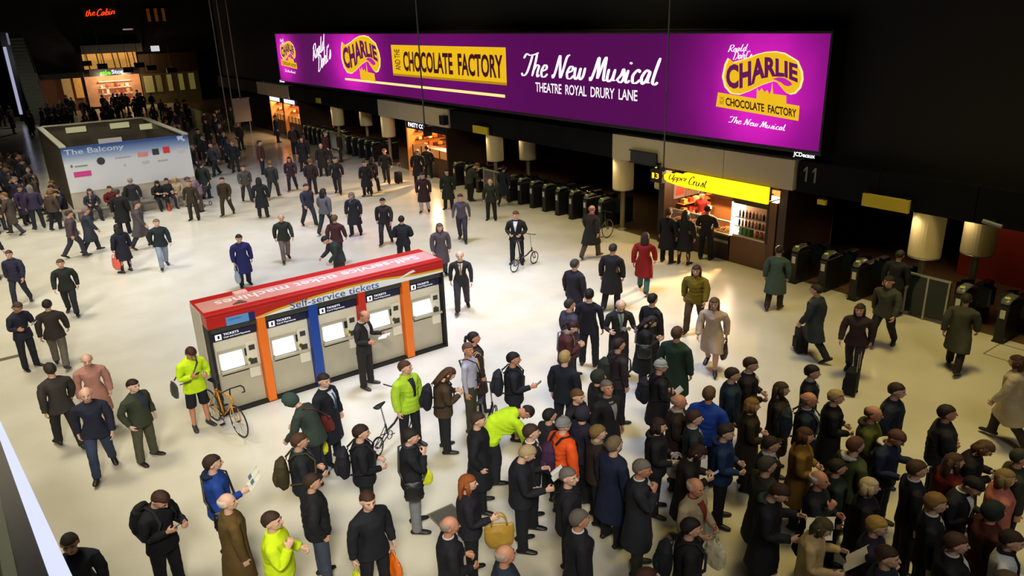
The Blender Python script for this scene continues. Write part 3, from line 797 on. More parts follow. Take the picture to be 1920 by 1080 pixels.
def newspaper(rec, label, wd=.42, ht=.30, tilt=35, ink=True, S='both', col=None, group='papers being read', name='newspaper'):
    a = hand_pos(rec, 'R'); b = hand_pos(rec, 'L'); c = (a + b) / 2 if S == 'both' else (a if S == 'R' else b)
    o = thing(name, label, 'paper', c, rec['rz'], group); o.rotation_euler = (math.radians(tilt), 0, rec['rz'])
    m = PAPER if col is None else mat('paper', col, .8, var=.08)
    for s in (1, -1):
        mb = MB(); n = 5; vs = []; fs = []
        for i in range(n + 1):
            for j in (0, 1):
                t = i / n; vs.append((s * wd / 2 * t, .02 + j * ht, .012 + .035 * math.sin(math.pi * t)))
        k = len(vs); vs += [(x, y, z - .006) for x, y, z in vs]
        for i in range(n):
            a0 = 2 * i; fs += [(a0, a0 + 1, a0 + 3, a0 + 2), (k + a0, k + a0 + 2, k + a0 + 3, k + a0 + 1)]
        fs += [(0, 1, k + 1, k), (2 * n, k + 2 * n, k + 2 * n + 1, 2 * n + 1)]
        fs += [(2 * i, 2 * i + 2, k + 2 * i + 2, k + 2 * i) for i in range(n)] + [(2 * i + 1, k + 2 * i + 1, k + 2 * i + 3, 2 * i + 3) for i in range(n)]
        mb.add(vs, fs).build('page', m, o, world=False)
        if ink:
            pb = MB(); pb.box(s * wd * .10, s * wd * .40, ht * .30 + .02, ht * .62, .047, .050).build('printed_picture', mat('print_blue', '#566a80', .8, var=.5, vscale=30), o, world=False)
    return o
def phone(rec, label, S='R', group='phones'):
    c = hand_pos(rec, S)
    o = thing('mobile_phone', label, 'phone', c, rec['rz'], group); o.rotation_euler = (math.radians(40), 0, rec['rz'])
    MB().box(-.036, .036, -.03, .115, .0, .010).build('case', BLACK, o, bevel=.003, world=False)
    MB().box(-.032, .032, -.02, .105, .010, .0115).build('screen', glow('phone_screen', '#8fa4c0', .5), o, world=False)
    return o
def suitcase(x, y, rz, label, col='#0d0d10', sc=1.0, group='wheeled suitcases'):
    o = thing('suitcase', label, 'suitcase', (x, y, 0), rz, group); o.scale = (sc,) * 3
    m = cloth(col)
    MB().box(-.18, .18, -.115, .115, .05, .58).build('case_body', m, o, bevel=.035, smooth=True, world=False)
    MB().box(-.14, .14, .115, .150, .10, .36).build('front_pocket', m, o, bevel=.012, world=False)
    for s in (1, -1):
        MB().tube([(s * .13 - .012, -.09, .035), (s * .13 + .012, -.09, .035)], .035, 14, ref=(0, 0, 1)).build('wheel', BLACK, o, world=False)
        MB().tube([(s * .10, -.09, .57), (s * .10, -.09, .98)], .009, 8).build('handle_tube', STEEL, o, world=False)
    MB().tube([(-.10, -.09, .98), (.10, -.09, .98)], .014, 8, ref=(0, 0, 1)).build('handle_grip', BLACK, o, world=False)
    return o

# ------------------------------------------------------------------ bicycles (built along +Y, front wheel ahead)
def wheel(o, y, R, parts_mat, spokes=14, yaw=0.0):
    w_ = MB().torus((0, y, R), R - .014, .014, 30, 8, 'x').build('tyre', BLACK, o, smooth=True, world=False)
    MB().torus((0, y, R), R - .034, .008, 30, 6, 'x').build('rim', parts_mat, w_, smooth=True, world=False)
    MB().cyl((-.03, y, R), (.03, y, R), .018, 10).build('hub', DKMETAL, w_, world=False)
    for k in range(spokes):
        a = 2 * math.pi * k / spokes
        MB().cyl((.012 * (-1) ** k, y, R), (0, y + (R - .035) * math.cos(a), R + (R - .035) * math.sin(a)), .0026, 5).build('spoke', parts_mat, w_, world=False)
    return w_
def bicycle(label, x, y, rz, col='#d08a1c', group='bicycles', drop=True):
    o = thing('bicycle', label, 'bicycle', (x, y, 0), rz, group)
    m = mat('bike_paint', col, .3, .2, var=.08); R = .335
    bb = (0, -.05, .28); seat = (0, -.20, .80); head = (0, .36, .82); headlo = (0, .40, .66); rear = (0, -.50, R); front = (0, .52, R)
    wheel(o, -.50, R, CHROME); wheel(o, .52, R, CHROME)
    f = MB()
    for a, b, r in ((bb, seat, .016), (bb, headlo, .019), ((0, -.19, .76), head, .016), (headlo, head, .020)): f.cyl(a, b, r, 10)
    for s in (1, -1):
        f.cyl((s * .03, bb[1], bb[2]), (s * .06, rear[1], rear[2]), .010, 8); f.cyl((s * .02, -.19, .76), (s * .06, rear[1], rear[2]), .009, 8)
        f.tube([(s * .04, .42, .64), (s * .05, .45, .56), (s * .05, front[1], front[2])], .011, 8)
    f.build('frame', m, o, smooth=True, world=False)
    MB().cyl(seat, (0, -.22, .93), .013, 8).build('seat_post', DKMETAL, o, world=False)
    MB().tube([(0, -.36, .955), (0, -.26, .955), (0, -.08, .945)], [(.022, .07), (.026, .06), (.014, .022)], 12, ref=(0, 0, 1), rnd=True).build('saddle', BLACK, o, smooth=True, world=False)
    hb = MB(); hb.tube([(-.21, .40, .97), (0, .38, .98), (.21, .40, .97)], .013, 8, ref=(0, 0, 1)); hb.cyl((0, .355, .84), (0, .38, .98), .014, 8)
    if drop:
        for s in (1, -1): hb.tube([(s * .21, .40, .97), (s * .215, .50, .96), (s * .215, .52, .88), (s * .215, .42, .83)], .013, 8, ref=(1, 0, 0))
    else:
        for s in (1, -1): hb.tube([(s * .20, .40, .97), (s * .29, .36, .97)], .016, 8, ref=(0, 0, 1))
    hb.build('handlebar', BLACK, o, smooth=True, world=False)
    cr = MB(); cr.torus((.05, bb[1], bb[2]), .085, .008, 20, 6, 'x'); cr.cyl((.06, bb[1], bb[2]), (.06, bb[1] + .10, bb[2] - .13), .009, 8); cr.cyl((-.06, bb[1], bb[2]), (-.06, bb[1] - .10, bb[2] + .13), .009, 8); cr.cyl((-.06, bb[1], bb[2]), (.06, bb[1], bb[2]), .018, 8)
    cr.build('crankset', DKMETAL, o, world=False)
    for s in (1, -1): MB().box(s * .11 - .045, s * .11 + .045, bb[1] + s * .10 - .03, bb[1] + s * .10 + .03, bb[2] - s * .13 - .01, bb[2] - s * .13 + .01).build('pedal', BLACK, o, world=False)
    return o
def folding_bike(label, x, y, rz, col='#1c1e22', group='folding bicycles'):
    o = thing('folding_bicycle', label, 'bicycle', (x, y, 0), rz, group); m = mat('bike_paint', col, .3, .2, var=.08); R = .205
    wheel(o, -.50, R, CHROME, 10); wheel(o, .50, R, CHROME, 10)
    f = MB(); f.tube([(0, .40, .50), (0, .1, .38), (0, -.14, .36)], .022, 10); f.cyl((0, -.14, .30), (0, -.18, .52), .019, 10)
    for s in (1, -1):
        f.cyl((s * .03, -.14, .30), (s * .05, -.50, R), .010, 8); f.cyl((s * .02, -.17, .46), (s * .05, -.50, R), .008, 8); f.tube([(s * .03, .41, .47), (s * .045, .45, .40), (s * .045, .50, R)], .010, 8)
    f.cyl((0, .40, .46), (0, .37, .58), .020, 10)
    f.build('frame', m, o, smooth=True, world=False)
    MB().cyl((0, .37, .56), (0, .30, 1.02), .015, 10).build('stem', STEEL, o, world=False)
    hb = MB(); hb.tube([(-.27, .26, 1.06), (-.12, .28, 1.03), (0, .30, 1.02), (.12, .28, 1.03), (.27, .26, 1.06)], .012, 8, ref=(0, 0, 1)); hb.build('handlebar', BLACK, o, smooth=True, world=False)
    MB().cyl((0, -.17, .48), (0, -.27, .93), .014, 10).build('seat_post', STEEL, o, world=False)
    MB().tube([(0, -.40, .95), (0, -.30, .955), (0, -.14, .945)], [(.022, .07), (.026, .06), (.014, .022)], 12, ref=(0, 0, 1), rnd=True).build('saddle', BLACK, o, smooth=True, world=False)
    cr = MB(); cr.torus((.05, -.14, .28), .08, .008, 20, 6, 'x'); cr.cyl((.06, -.14, .28), (.06, .0, .24), .009, 8); cr.cyl((-.06, -.14, .28), (-.06, -.28, .32), .009, 8)
    cr.build('crankset', DKMETAL, o, world=False)
    return o
# ------------------------------------------------------------------ floor and shell
def floor_material():
    m = bpy.data.materials.new('polished_terrazzo'); m.use_nodes = True
    nt = m.node_tree; b = nt.nodes['Principled BSDF']; L = nt.links
    tc = nt.nodes.new('ShaderNodeTexCoord')
    n1 = nt.nodes.new('ShaderNodeTexNoise'); n1.inputs['Scale'].default_value = .55; n1.inputs['Detail'].default_value = 5
    n2 = nt.nodes.new('ShaderNodeTexNoise'); n2.inputs['Scale'].default_value = 30; n2.inputs['Detail'].default_value = 2
    n3 = nt.nodes.new('ShaderNodeTexNoise'); n3.inputs['Scale'].default_value = 1.1; n3.inputs['Detail'].default_value = 2
    for n in (n1, n2, n3): L.new(tc.outputs['Object'], n.inputs['Vector'])
    r1 = nt.nodes.new('ShaderNodeValToRGB'); r1.color_ramp.interpolation = 'EASE'; r1.color_ramp.elements[0].position = .2; r1.color_ramp.elements[0].color = lin('#cbc5b0'); r1.color_ramp.elements[1].position = .8; r1.color_ramp.elements[1].color = lin('#d8d3c2')
    L.new(n1.outputs[0], r1.inputs[0])
    mx = nt.nodes.new('ShaderNodeMix'); mx.data_type = 'RGBA'; mx.blend_type = 'MULTIPLY'; mx.inputs[0].default_value = .10
    L.new(r1.outputs[0], mx.inputs[6]); L.new(n2.outputs[0], mx.inputs[7])
    r2 = nt.nodes.new('ShaderNodeValToRGB'); r2.color_ramp.interpolation = 'EASE'; r2.color_ramp.elements[0].position = .2; r2.color_ramp.elements[0].color = (.86, .85, .82, 1); r2.color_ramp.elements[1].position = .8; r2.color_ramp.elements[1].color = (1, 1, 1, 1)
    L.new(n3.outputs[0], r2.inputs[0])
    m2 = nt.nodes.new('ShaderNodeMix'); m2.data_type = 'RGBA'; m2.blend_type = 'MULTIPLY'; m2.inputs[0].default_value = .3
    L.new(mx.outputs[2], m2.inputs[6]); L.new(r2.outputs[0], m2.inputs[7]); L.new(m2.outputs[2], b.inputs['Base Color'])
    rr = nt.nodes.new('ShaderNodeMapRange'); rr.inputs[3].default_value = .12; rr.inputs[4].default_value = .24
    L.new(n3.outputs[0], rr.inputs[0]); L.new(rr.outputs[0], b.inputs['Roughness'])
    b.inputs['Specular IOR Level'].default_value = .5
    return m
FLOOR = floor_material()
XG = 18.04                     # front of the gate line
struct('floor', MB().box(-26, XG + .35, -8, 86, -.3, 0), FLOOR)
PLAT = mat('platform_paving', '#5a4630', .4, var=.25, vscale=2)
struct('floor_platform', MB().box(XG + .35, 44, -8, 86, -.3, 0), PLAT)
SHELL = mat('dark_plaster', '#16161a', .9)  # one near-black tone with slight random variation
struct('wall_end', MB().box(-26, 44, 85, 85.4, 0, 22), SHELL)
struct('wall_platforms', MB().box(43.6, 44, -8, 85, 0, 22), SHELL)
struct('wall_left', MB().box(-26.4, -26, -8, 85, 0, 22), SHELL)
struct('ceiling', MB().box(-26.4, 44, -8, 85.4, 22, 22.4), mat('dark_roof_glazing', '#0c0d10', .8))
for i, y in enumerate(range(2, 84, 8)):
    MBt = MB().box(-26, 43.6, y - .15, y + .15, 19.2, 19.6)
    o = struct('trim_%d' % (i + 1), MBt, DKMETAL)

# upper facade over the gates
SOF = 2.62
upper = struct('wall_gate_facade', MB().box(18.66, 19.0, -8, 66, SOF + .07, 22), mat('facade_dark', '#0e0f13', .9))
struct('ceiling_gate_soffit', MB().box(18.64, 24.5, -8, 65.9, SOF, SOF + .06), mat('soffit_dark', '#121318', .8))
BEIGE = mat('beige_bulkhead', '#b3aa94', .7, var=.08, vscale=.8)
fas = []
NAVYC = mat('navy_cladding', '#05070d', .8, spec=.15)
def fascia(name, label, y0, y1, m, x=18.05):
    t = thing(name, label, 'fascia', (x, (y0 + y1) / 2, SOF))
    n = max(1, round((y1 - y0) / 2.4)); st = (y1 - y0) / n
    for k in range(n):
        MB().box(x, 18.6, y0 + k * st + .008, y0 + (k + 1) * st - .008, SOF, 3.46).build('panel', m, t, bevel=.01)
    return t
fC = fascia('bulkhead_fascia', 'beige bulkhead panels above the yellow-signed baguette shop', 11.86, 19.0, BEIGE)
fB = fascia('bulkhead_fascia', 'beige bulkhead panels above the pasty shop', 29.78, 36.8, BEIGE)
fA = fascia('bulkhead_fascia', 'far beige bulkhead panels above the two small lit shops', 49.9, 56.0, BEIGE)
for (a, b, lab) in ((-6.5, 11.8, 'dark navy fascia panels right of the baguette shop, marked 11'), (19.06, 29.72, 'dark navy fascia panels between baguette shop and pasty shop'), (36.86, 49.84, 'dark navy fascia panels between pasty shop and far small shops'), (56.06, 65.9, 'far dark navy fascia panels beyond the last small shops')):
    f_ = fascia('gate_fascia', lab, a, b, NAVYC, 18.12)
    fas.append(f_)
def wallmap(x, ya, yb, z0, z1):
    """unit box -> rectangle on a plane facing the concourse (reading direction is -Y)"""
    return lambda u, v: (x, ya + (yb - ya) * u, z0 + (z1 - z0) * v)
for a_, b_ in ((11.62, 11.50), (11.36, 11.24)): MB().add([wallmap(18.115, a_, b_, 2.92, 3.32)(u, v) for u, v in ((0, .78), (.55, 1), (.95, 1), (.95, 0), (.55, 0), (.55, .80), (0, .62))], [(0, 1, 5, 6), (1, 2, 3, 4, 5)]).build('platform_digit', mat('dim_white_vinyl', '#77777a', .7, var=0), fas[0])
# dim yellow way signs
YSIGN = mat('yellow_sign', '#b7a415', .6, var=.05, emit='#6a5d05', es=.05)
for (a, b, z0, z1, lab) in ((9.80, 8.62, 2.60, 2.92, 'long dim yellow sign under navy fascia left of two right-hand drums'), (11.02, 10.78, 2.42, 2.55, 'tiny dim yellow sign right of the baguette shop'), (27.58, 26.45, 2.66, 2.97, 'dim yellow sign above the column drum left of centre gates'), (44.9, 44.3, 2.74, 3.04, 'small distant dim yellow sign beside far lit shops')):
    t = thing('way_sign', lab, 'sign', (18.0, (a + b) / 2, z0), group='yellow way signs')
    MB().box(17.93, 18.02, b, a, z0, z1).build('face', YSIGN, t, bevel=.008)
    MB().box(17.95, 18.10, b + .05, b + .09, z1 - .05, z1 + .04).box(17.95, 18.125, a - .09, a - .05, z1 - .05, z1 + .04).build('bracket', DKMETAL, t)
# dark unlit board on the bulkhead
t = thing('notice_board', 'dark unlit notice board on the beige bulkhead left of shop sign', 'sign', (18.0, 17.4, 2.6))
MB().box(17.95, 18.04, 16.85, 18.02, 2.66, 3.02).build('board', mat('dark_board', '#17171d', .4), t, bevel=.01)
MB().box(17.93, 17.95, 16.80, 18.07, 3.02, 3.06).box(17.93, 17.95, 16.80, 18.07, 2.62, 2.66).build('board_frame', DKMETAL, t)
t = thing('notice_board', 'small dark sign box at the right end of pasty shop bulkhead', 'sign', (18.0, 30.0, 2.7))
MB().box(17.80, 18.06, 29.75, 30.15, 2.78, 3.2).build('board', DKMETAL, t, bevel=.01)

# column drums: cream shades round slender columns
CREAM = mat('cream_column_shade', '#d6c595', .55, var=.06, vscale=2)
def drum(y, x, label):
    t = thing('column', label, 'column', (x, y, 0), group='cream column drums along the gates')
    MB().tube([(x, y, 1.50), (x, y, 1.54), (x, y, SOF)], [.355, .37, .37], 32).build('drum_shade', CREAM, t, smooth=False)
    MB().cyl((x, y, 0), (x, y, 1.52), .085, 16).build('pole', mat('column_pole', '#8d8158', .4, var=.1), t, smooth=True)
    MB().tube([(x, y, 0), (x, y, .06), (x, y, .09)], [.16, .16, .09], 18).build('base_plate', STEEL, t)
    MB().torus((x, y, 1.50), .355, .014, 30, 6, 'z').build('drum_rim', STEEL, t, smooth=True)
    l = bpy.data.lights.new('downlight', 'SPOT'); l.energy = 26; l.color = (1, .80, .50); l.spot_size = math.radians(120); l.spot_blend = .8; l.shadow_soft_size = .06
    o = bpy.data.objects.new('downlight', l); COL.objects.link(o); o.location = (x - .62, y + .35, SOF - .04)
    o.rotation_euler = (Vector((x, y, 1.3)) - o.location).to_track_quat('-Z', 'Y').to_euler()
drum(8.33, 18.46, 'cream column drum, front one of the pair at far right')
drum(7.62, 19.62, 'cream column drum, rear one of the pair at far right')
drum(18.85, 18.46, 'cream column drum, front one beside the baguette shop')
drum(17.95, 19.62, 'cream column drum, rear one half behind dark board by baguette shop')
drum(26.7, 18.46, 'cream column drum, front one below the yellow sign mid-facade')
drum(25.9, 19.62, 'cream column drum, rear one at the left end of the centre gates')
drum(36.6, 18.46, 'cream column drum at the left end of the pasty shop bulkhead')
drum(41.7, 19.62, 'cream column drum, middle one of the three far drums')
drum(43.1, 18.46, 'cream column drum, farthest one near the small lit shops')

# ------------------------------------------------------------------ ticket gates
GATE_G = mat('gate_body', '#232423', .35, .4, var=.1)
GPAD = mat('gate_reader_pad', '#5e5e58', .35, var=.05)
GLED = glow('reader_led', '#b8c048', .55)
PADDLE = mat('smoked_paddle', '#1a2426', .12, var=.1)
def gate_proto():
    o = thing('ticket_gate', 'x', 'ticket gate')
    mb = MB(); mb.tube([(.02, 0, .55), (.06, 0, .55), (1.55, 0, .55), (1.60, 0, .55)], [(.40, .10), (.44, .12), (.44, .12), (.40, .10)], 4, ref=(0, 1, 1))
    MB().box(0, 1.6, -.11, .11, .02, .92).build('cabinet', GATE_G, o, bevel=.03, world=False)
    MB().tube([(.03, 0, .95), (.10, 0, 1.03), (.42, 0, 1.06), (.60, 0, .98)], [(.03, .10), (.04, .115), (.03, .115), (.02, .10)], 12, ref=(0, 0, 1), rnd=True).build('reader_head', GPAD, o, smooth=True, world=False)
    MB().cyl((.10, .0, 1.06), (.10, .0, 1.085), .055, 18).build('reader_disc', GLED, o, world=False)
    MB().box(-.012, .0, -.055, .055, .60, .80).build('ticket_slot_panel', mat('slot_panel', '#c9c7bb', .4), o, bevel=.004, world=False)
    for x in (.72, .95):
        MB().hexa([(x, .11, .45), (x + .03, .11, .45), (x + .03, .40, .52), (x, .40, .52), (x, .11, 1.02), (x + .03, .11, 1.02), (x + .03, .40, .95), (x, .40, .95)]).build('paddle', PADDLE, o, world=False)
        MB().hexa([(x, -.40, .52), (x + .03, -.40, .52), (x + .03, -.11, .45), (x, -.11, .45), (x, -.40, .95), (x + .03, -.40, .95), (x + .03, -.11, 1.02), (x, -.11, 1.02)]).build('paddle', PADDLE, o, world=False)
    MB().box(-.01, 1.61, -.125, .125, 0, .04).build('plinth', BLACK, o, bevel=.008, world=False)
    return o
gp = gate_proto(); first = True
for (a, b, n, lab) in ((4.3, 7.2, 4, 'right-hand gates before the dark red wall'), (8.9, 11.6, 4, 'gates between shop and right-hand drums'), (19.6, 25.3, 8, 'gates left of the baguette shop'), (27.6, 29.5, 3, 'gates just right of the pasty shop'), (38.0, 41.4, 5, 'gates left of the pasty shop'), (44.2, 47.9, 6, 'farthest gates by the small lit shops')):
    for k in range(n):
        y = a + (b - a) * k / (n - 1)
        o = gp if first else copy_tree(gp); first = False
        o.location = (XG, y, 0)
        nth = ['first', 'second', 'third', 'fourth', 'fifth', 'sixth', 'seventh', 'eighth'][k]
        o['label'] = 'grey ticket gate, %s from the right in %s' % (nth, lab); o['group'] = 'ticket gates'
# barriers closing the line
def barrier(y0, y1, label):
    t = thing('barrier_panel', label, 'barrier', (XG + .1, (y0 + y1) / 2, 0))
    MB().box(XG + .09, XG + .12, y0, y1, .12, 1.08).build('glass_panel', PADDLE, t)
    MB().box(XG + .07, XG + .14, y0, y1, 1.08, 1.13).build('top_rail', STEEL, t, bevel=.01)
    for y in (y0 + .03, (y0 + y1) / 2, y1 - .03): MB().box(XG + .07, XG + .14, y - .025, y + .025, 0, 1.08).build('post', STEEL, t, bevel=.008)
barrier(7.45, 8.5, 'low dark glass barrier under the two right-hand drums')
barrier(25.5, 27.2, 'low dark glass barrier below the mid-facade yellow sign')
barrier(41.6, 43.8, 'far low dark glass barrier between two runs of gates')
# dark red wall behind the right-hand gates
struct('wall_red', MB().box(22.2, 22.5, -8, 9.05, 0, SOF), mat('dark_red_panel', '#7a220e', .6, var=.1))
for y in (3.6, 5.8, 8.0): spot('added_platform_spot', (20.9, y, SOF - .06), (22.2, y, .2), 26, (1, .62, .32), 120, rad=.1)  # added spots without fittings, to brighten the red wall
for y in (10.2, 22.5, 28.5, 39.5, 46.5): spot('added_platform_spot', (20.4, y, SOF - .06), (19.8, y, 0), 90, (1, .66, .36), 130, rad=.1)  # added spots without fittings, for a glow on the platform floor
# small grey camera dome on the right fascia
t = thing('security_camera', 'small grey security camera on the dark fascia at far right', 'camera', (18.05, 6.7, 2.66))
MB().cyl((17.92, 6.55, 2.70), (17.92, 6.95, 2.76), .05, 12).build('housing', mat('pale_housing', '#6c7076', .5), t)
MB().box(17.92, 18.125, 6.72, 6.78, 2.74, 2.80).build('bracket', DKMETAL, t)

# ------------------------------------------------------------------ giant LED screen
XS = 18.0
def screen_material():
    m = bpy.data.materials.new('screen_image'); m.use_nodes = True
    nt = m.node_tree; b = nt.nodes['Principled BSDF']; L = nt.links
    tc = nt.nodes.new('ShaderNodeTexCoord'); sep = nt.nodes.new('ShaderNodeSeparateXYZ'); L.new(tc.outputs['Object'], sep.inputs[0])
    acc = None
    def math_(op, a, b_=None, c=None):
        n = nt.nodes.new('ShaderNodeMath'); n.operation = op
        for i, q in enumerate((a, b_, c)):
            if q is None: continue
            if isinstance(q, (int, float)): n.inputs[i].default_value = q
            else: L.new(q, n.inputs[i])
        return n.outputs[0]
    for (y, z, ry, rz, k) in ((49.6, 5.35, 1.8, 1.7, 1.0), (39.4, 5.35, 2.7, 2.1, 1.0), (13.1, 5.25, 1.75, 2.0, 1.0), (30, 5.2, 4, 3, .12)):
        dy = math_('DIVIDE', math_('SUBTRACT', sep.outputs[1], y), ry); dz = math_('DIVIDE', math_('SUBTRACT', sep.outputs[2], z), rz)
        d2 = math_('ADD', math_('MULTIPLY', dy, dy), math_('MULTIPLY', dz, dz))
        g = math_('MULTIPLY', math_('POWER', 2.718, math_('MULTIPLY', d2, -.9)), k)
        acc = g if acc is None else math_('ADD', acc, g)
    nz = nt.nodes.new('ShaderNodeTexNoise'); nz.inputs['Scale'].default_value = .9; L.new(tc.outputs['Object'], nz.inputs['Vector'])
    acc = math_('MULTIPLY', acc, math_('ADD', math_('MULTIPLY', nz.outputs[0], .5), .75))
    r = nt.nodes.new('ShaderNodeValToRGB'); r.color_ramp.elements[0].color = lin('#4d0a4c'); r.color_ramp.elements[1].color = lin('#dd20c0'); r.color_ramp.elements[1].position = .95
    e = r.color_ramp.elements.new(.4); e.color = lin('#8e1184')
    L.new(acc, r.inputs[0])
    b.inputs['Base Color'].default_value = (.004, .002, .004, 1); b.inputs['Specular IOR Level'].default_value = .05
    L.new(r.outputs[0], b.inputs['Emission Color']); b.inputs['Emission Strength'].default_value = 1.12
    return m
scr = thing('led_screen', 'long purple lit advertising screen above the ticket gates', 'screen', (0, 0, 0))
scr.location = (XS + .3, 31, 3.784)
SY0, SY1, SZ0, SZ1 = 11.16, 50.67, 3.784, 6.713
dm = MB().box(XS, XS + .04, SY0, SY1, SZ0, SZ1)
so = bpy.data.objects.new('display', dm.mesh('display')); so.data.materials.append(screen_material()); COL.objects.link(so); adopt(so, scr)
so.location = -scr.location
MB().box(XS + .04, XS + .62, SY0 - .05, SY1 + .05, SZ0 - .12, SZ1 + .12).build('casing', BLACK, scr, bevel=.02)
MB().box(XS - .03, XS + .04, SY0 - .06, SY0, SZ0 - .06, SZ1 + .06).box(XS - .03, XS + .04, SY1, SY1 + .06, SZ0 - .06, SZ1 + .06).box(XS - .03, XS + .04, SY0, SY1, SZ1, SZ1 + .06).box(XS - .03, XS + .04, SY0, SY1, SZ0 - .06, SZ0).build('bezel', BLACK, scr)
SW = glow('screen_white', '#fbeef8', 1.15); SYL = glow('screen_yellow', '#eebb14', 1.0); SPU = glow('screen_purple', '#6a0a5c', .8); SMA = glow('screen_magenta', '#c41aa8', 1.0); SDK = glow('screen_brown', '#4a0f20', .6); SOR = glow('screen_gold', '#f7dc8a', 1.2)
SDG = glow('screen_dark_gold', '#b98a12', .9)
def sp(px, py):  # point on the screen plane seen at this place
    q = onX(px, py, XS); return q[1], q[2]
def smap(l, r, yt, yb, d=.006):
    y0, z1 = sp(l, yt); _, z0 = sp(l, yb); y1, _ = sp(r, yt)
    return lambda u, v: (XS - d, y0 + (y1 - y0) * u, z0 + (z1 - z0) * v)
def slab(name, pts, m, d=.004, th=.002):
    mb = MB(); mb.prism(pts, lambda a, b, t: (XS - d - t, a, b), th); return mb.build(name, m, scr)
script('lettering', 'The New Musical', SW, scr, smap(976, 1241, 97, 143))
lettering('lettering', 'THEATRE  ROYAL  DRURY  LANE', SW, scr, smap(1004, 1196, 154, 172), bold=.012, spacing=.95)
a, b = sp(733, 84), sp(733, 137); c = sp(948, 86)
slab('yellow_plate', [(a[0], b[1]), (c[0], b[1]), (c[0], a[1]), (a[0], a[1])], SYL, .004)
a2 = sp(733, 137); slab('plate_edge', [(a[0], b[1] - .10), (c[0], b[1] - .10), (c[0], b[1]), (a[0], b[1])], SDG, .004)
lettering('lettering', 'CHOCOLATE  FACTORY', SDK, scr, smap(755, 942, 96, 133, .010), bold=.03, spacing=.98)
y0, z1 = sp(739, 92); y1, z0 = sp(752, 132)
lettering('lettering', 'AND THE', SDK, scr, lambda u, v: (XS - .010, y0 + (y1 - y0) * (1 - v) * 1.0, z0 + (z1 - z0) * u), bold=.01)
a = sp(647, 146); b = sp(647, 150); c = sp(947, 180)
slab('underline', [(a[0], b[1]), (c[0], b[1]), (c[0], a[1]), (a[0], a[1])], SOR, .004)
# slanted script name in two lines
def slant(l, r, yt, yb, rise, d=.006):
    y0, z1 = sp(l, yt); _, z0 = sp(l, yb); y1, _ = sp(r, yt)
    return lambda u, v: (XS - d, y0 + (y1 - y0) * u, z0 + (z1 - z0) * v + rise * u)
script('lettering', 'Roald', SW, scr, slant(584, 611, 88, 116, .85), 1.25)
script('lettering', "Dahl's", SW, scr, slant(594, 622, 108, 136, .9), 1.25)
# ribbon emblem, drawn from the right-hand one and reused at three sizes
RIB = [(210, 215), (245, 250), (350, 220), (430, 188), (500, 170), (580, 165), (650, 178), (750, 238), (785, 320), (790, 380), (772, 445), (730, 490), (690, 498), (655, 482), (620, 440), (592, 405), (560, 395), (470, 425), (380, 470), (300, 500), (230, 490), (185, 440), (165, 360), (185, 265)]
CURL = [(560, 378), (610, 366), (660, 374), (705, 405), (718, 425), (690, 440), (655, 432), (625, 408), (592, 392)]
CAST = [(425, 560), (430, 455), (450, 482), (468, 452), (490, 486), (515, 470), (530, 506), (543, 480), (554, 408), (562, 500), (668, 515), (668, 592)]
PLATE = [(115, 488), (776, 598), (766, 720), (98, 602)]
kx = 260 / 1123
def e2s(p): return sp(1320 + p[0] * kx, 60 + p[1] * kx)
def emblem(f, plate=True, d=.006):
    def sl(nm, pts, m, dd): slab(nm, [f(e2s(p)) for p in pts], m, dd)
    grow = lambda pts, k: [(450 + (x - 478) * k + 28, 335 + (y - 335) * k) for x, y in pts]
    sl('castle_shape', CAST, SYL, d); sl('ribbon_edge', grow(RIB, 1.06), SOR, d + .003); sl('ribbon', RIB, SYL, d + .006); sl('ribbon_curl', CURL, SMA, d + .009)
    xs = [0, .17, .34, .5, .65, .8, 1]; tp = [268, 255, 232, 200, 203, 225, 262]; bt = [452, 462, 438, 378, 362, 362, 412]
    def fn(u, v):
        x = 182 + (762 - 182) * u; y = np.interp(u, xs, bt) + (np.interp(u, xs, tp) - np.interp(u, xs, bt)) * v
        q = f(e2s((x, y))); return (XS - d - .013, q[0], q[1])
    lettering('lettering', 'CHARLIE', SPU, scr, fn, bold=.045, spacing=1.02)
    if plate:
        sl('plate', PLATE, SYL, d + .003)
        def fp(u, v):
            x = 178 + (752 - 178) * u; y = (528 + 98 * u) + (595 - 528) * (1 - v)
            q = f(e2s((x, y))); return (XS - d - .010, q[0], q[1])
        lettering('lettering', 'CHOCOLATE  FACTORY', SDK, scr, fp, bold=.03, spacing=.98)
        def fa_(u, v):
            x = 130 + 34 * v; y = 585 - 60 * u; q = f(e2s((x, y))); return (XS - d - .010, q[0], q[1])
        lettering('lettering', 'AND THE', SDK, scr, fa_)
        def fm(u, v):
            x = 200 + (665 - 200) * u; y = (675 + 70 * u) + 58 * (1 - v); q = f(e2s((x, y))); return (XS - d - .004, q[0], q[1])
        script('lettering', 'The New Musical', SW, scr, fm)
        for s_, (x0, x1, ya, yb) in (('Roald', (195, 360, 105, 165)), ("Dahl's", (235, 392, 160, 225))):
            def fr(u, v): q = f(e2s((x0 + (x1 - x0) * u, yb - (yb - ya) * v - 12 * u))); return (XS - d - .004, q[0], q[1])
            script('lettering', s_, SW, scr, fr)
emblem(lambda p: p)
rl = e2s((165, 330)); rr_ = e2s((790, 330)); rt = e2s((560, 165)); rb = e2s((560, 592))
def fit(l, r, yt, yb):
    yl, _ = sp(l, (yt + yb) / 2); yr, _ = sp(r, (yt + yb) / 2); mx = (l + r) / 2
    zt = sp(mx, yt)[1]; zb = sp(mx, yb)[1]
    return lambda p: (yl + (p[0] - rl[0]) / (rr_[0] - rl[0]) * (yr - yl), zb + (p[1] - rb[1]) / (rt[1] - rb[1]) * (zt - zb))
emblem(fit(642, 711, 68, 152), plate=False)
emblem(fit(527, 553, 78, 118))
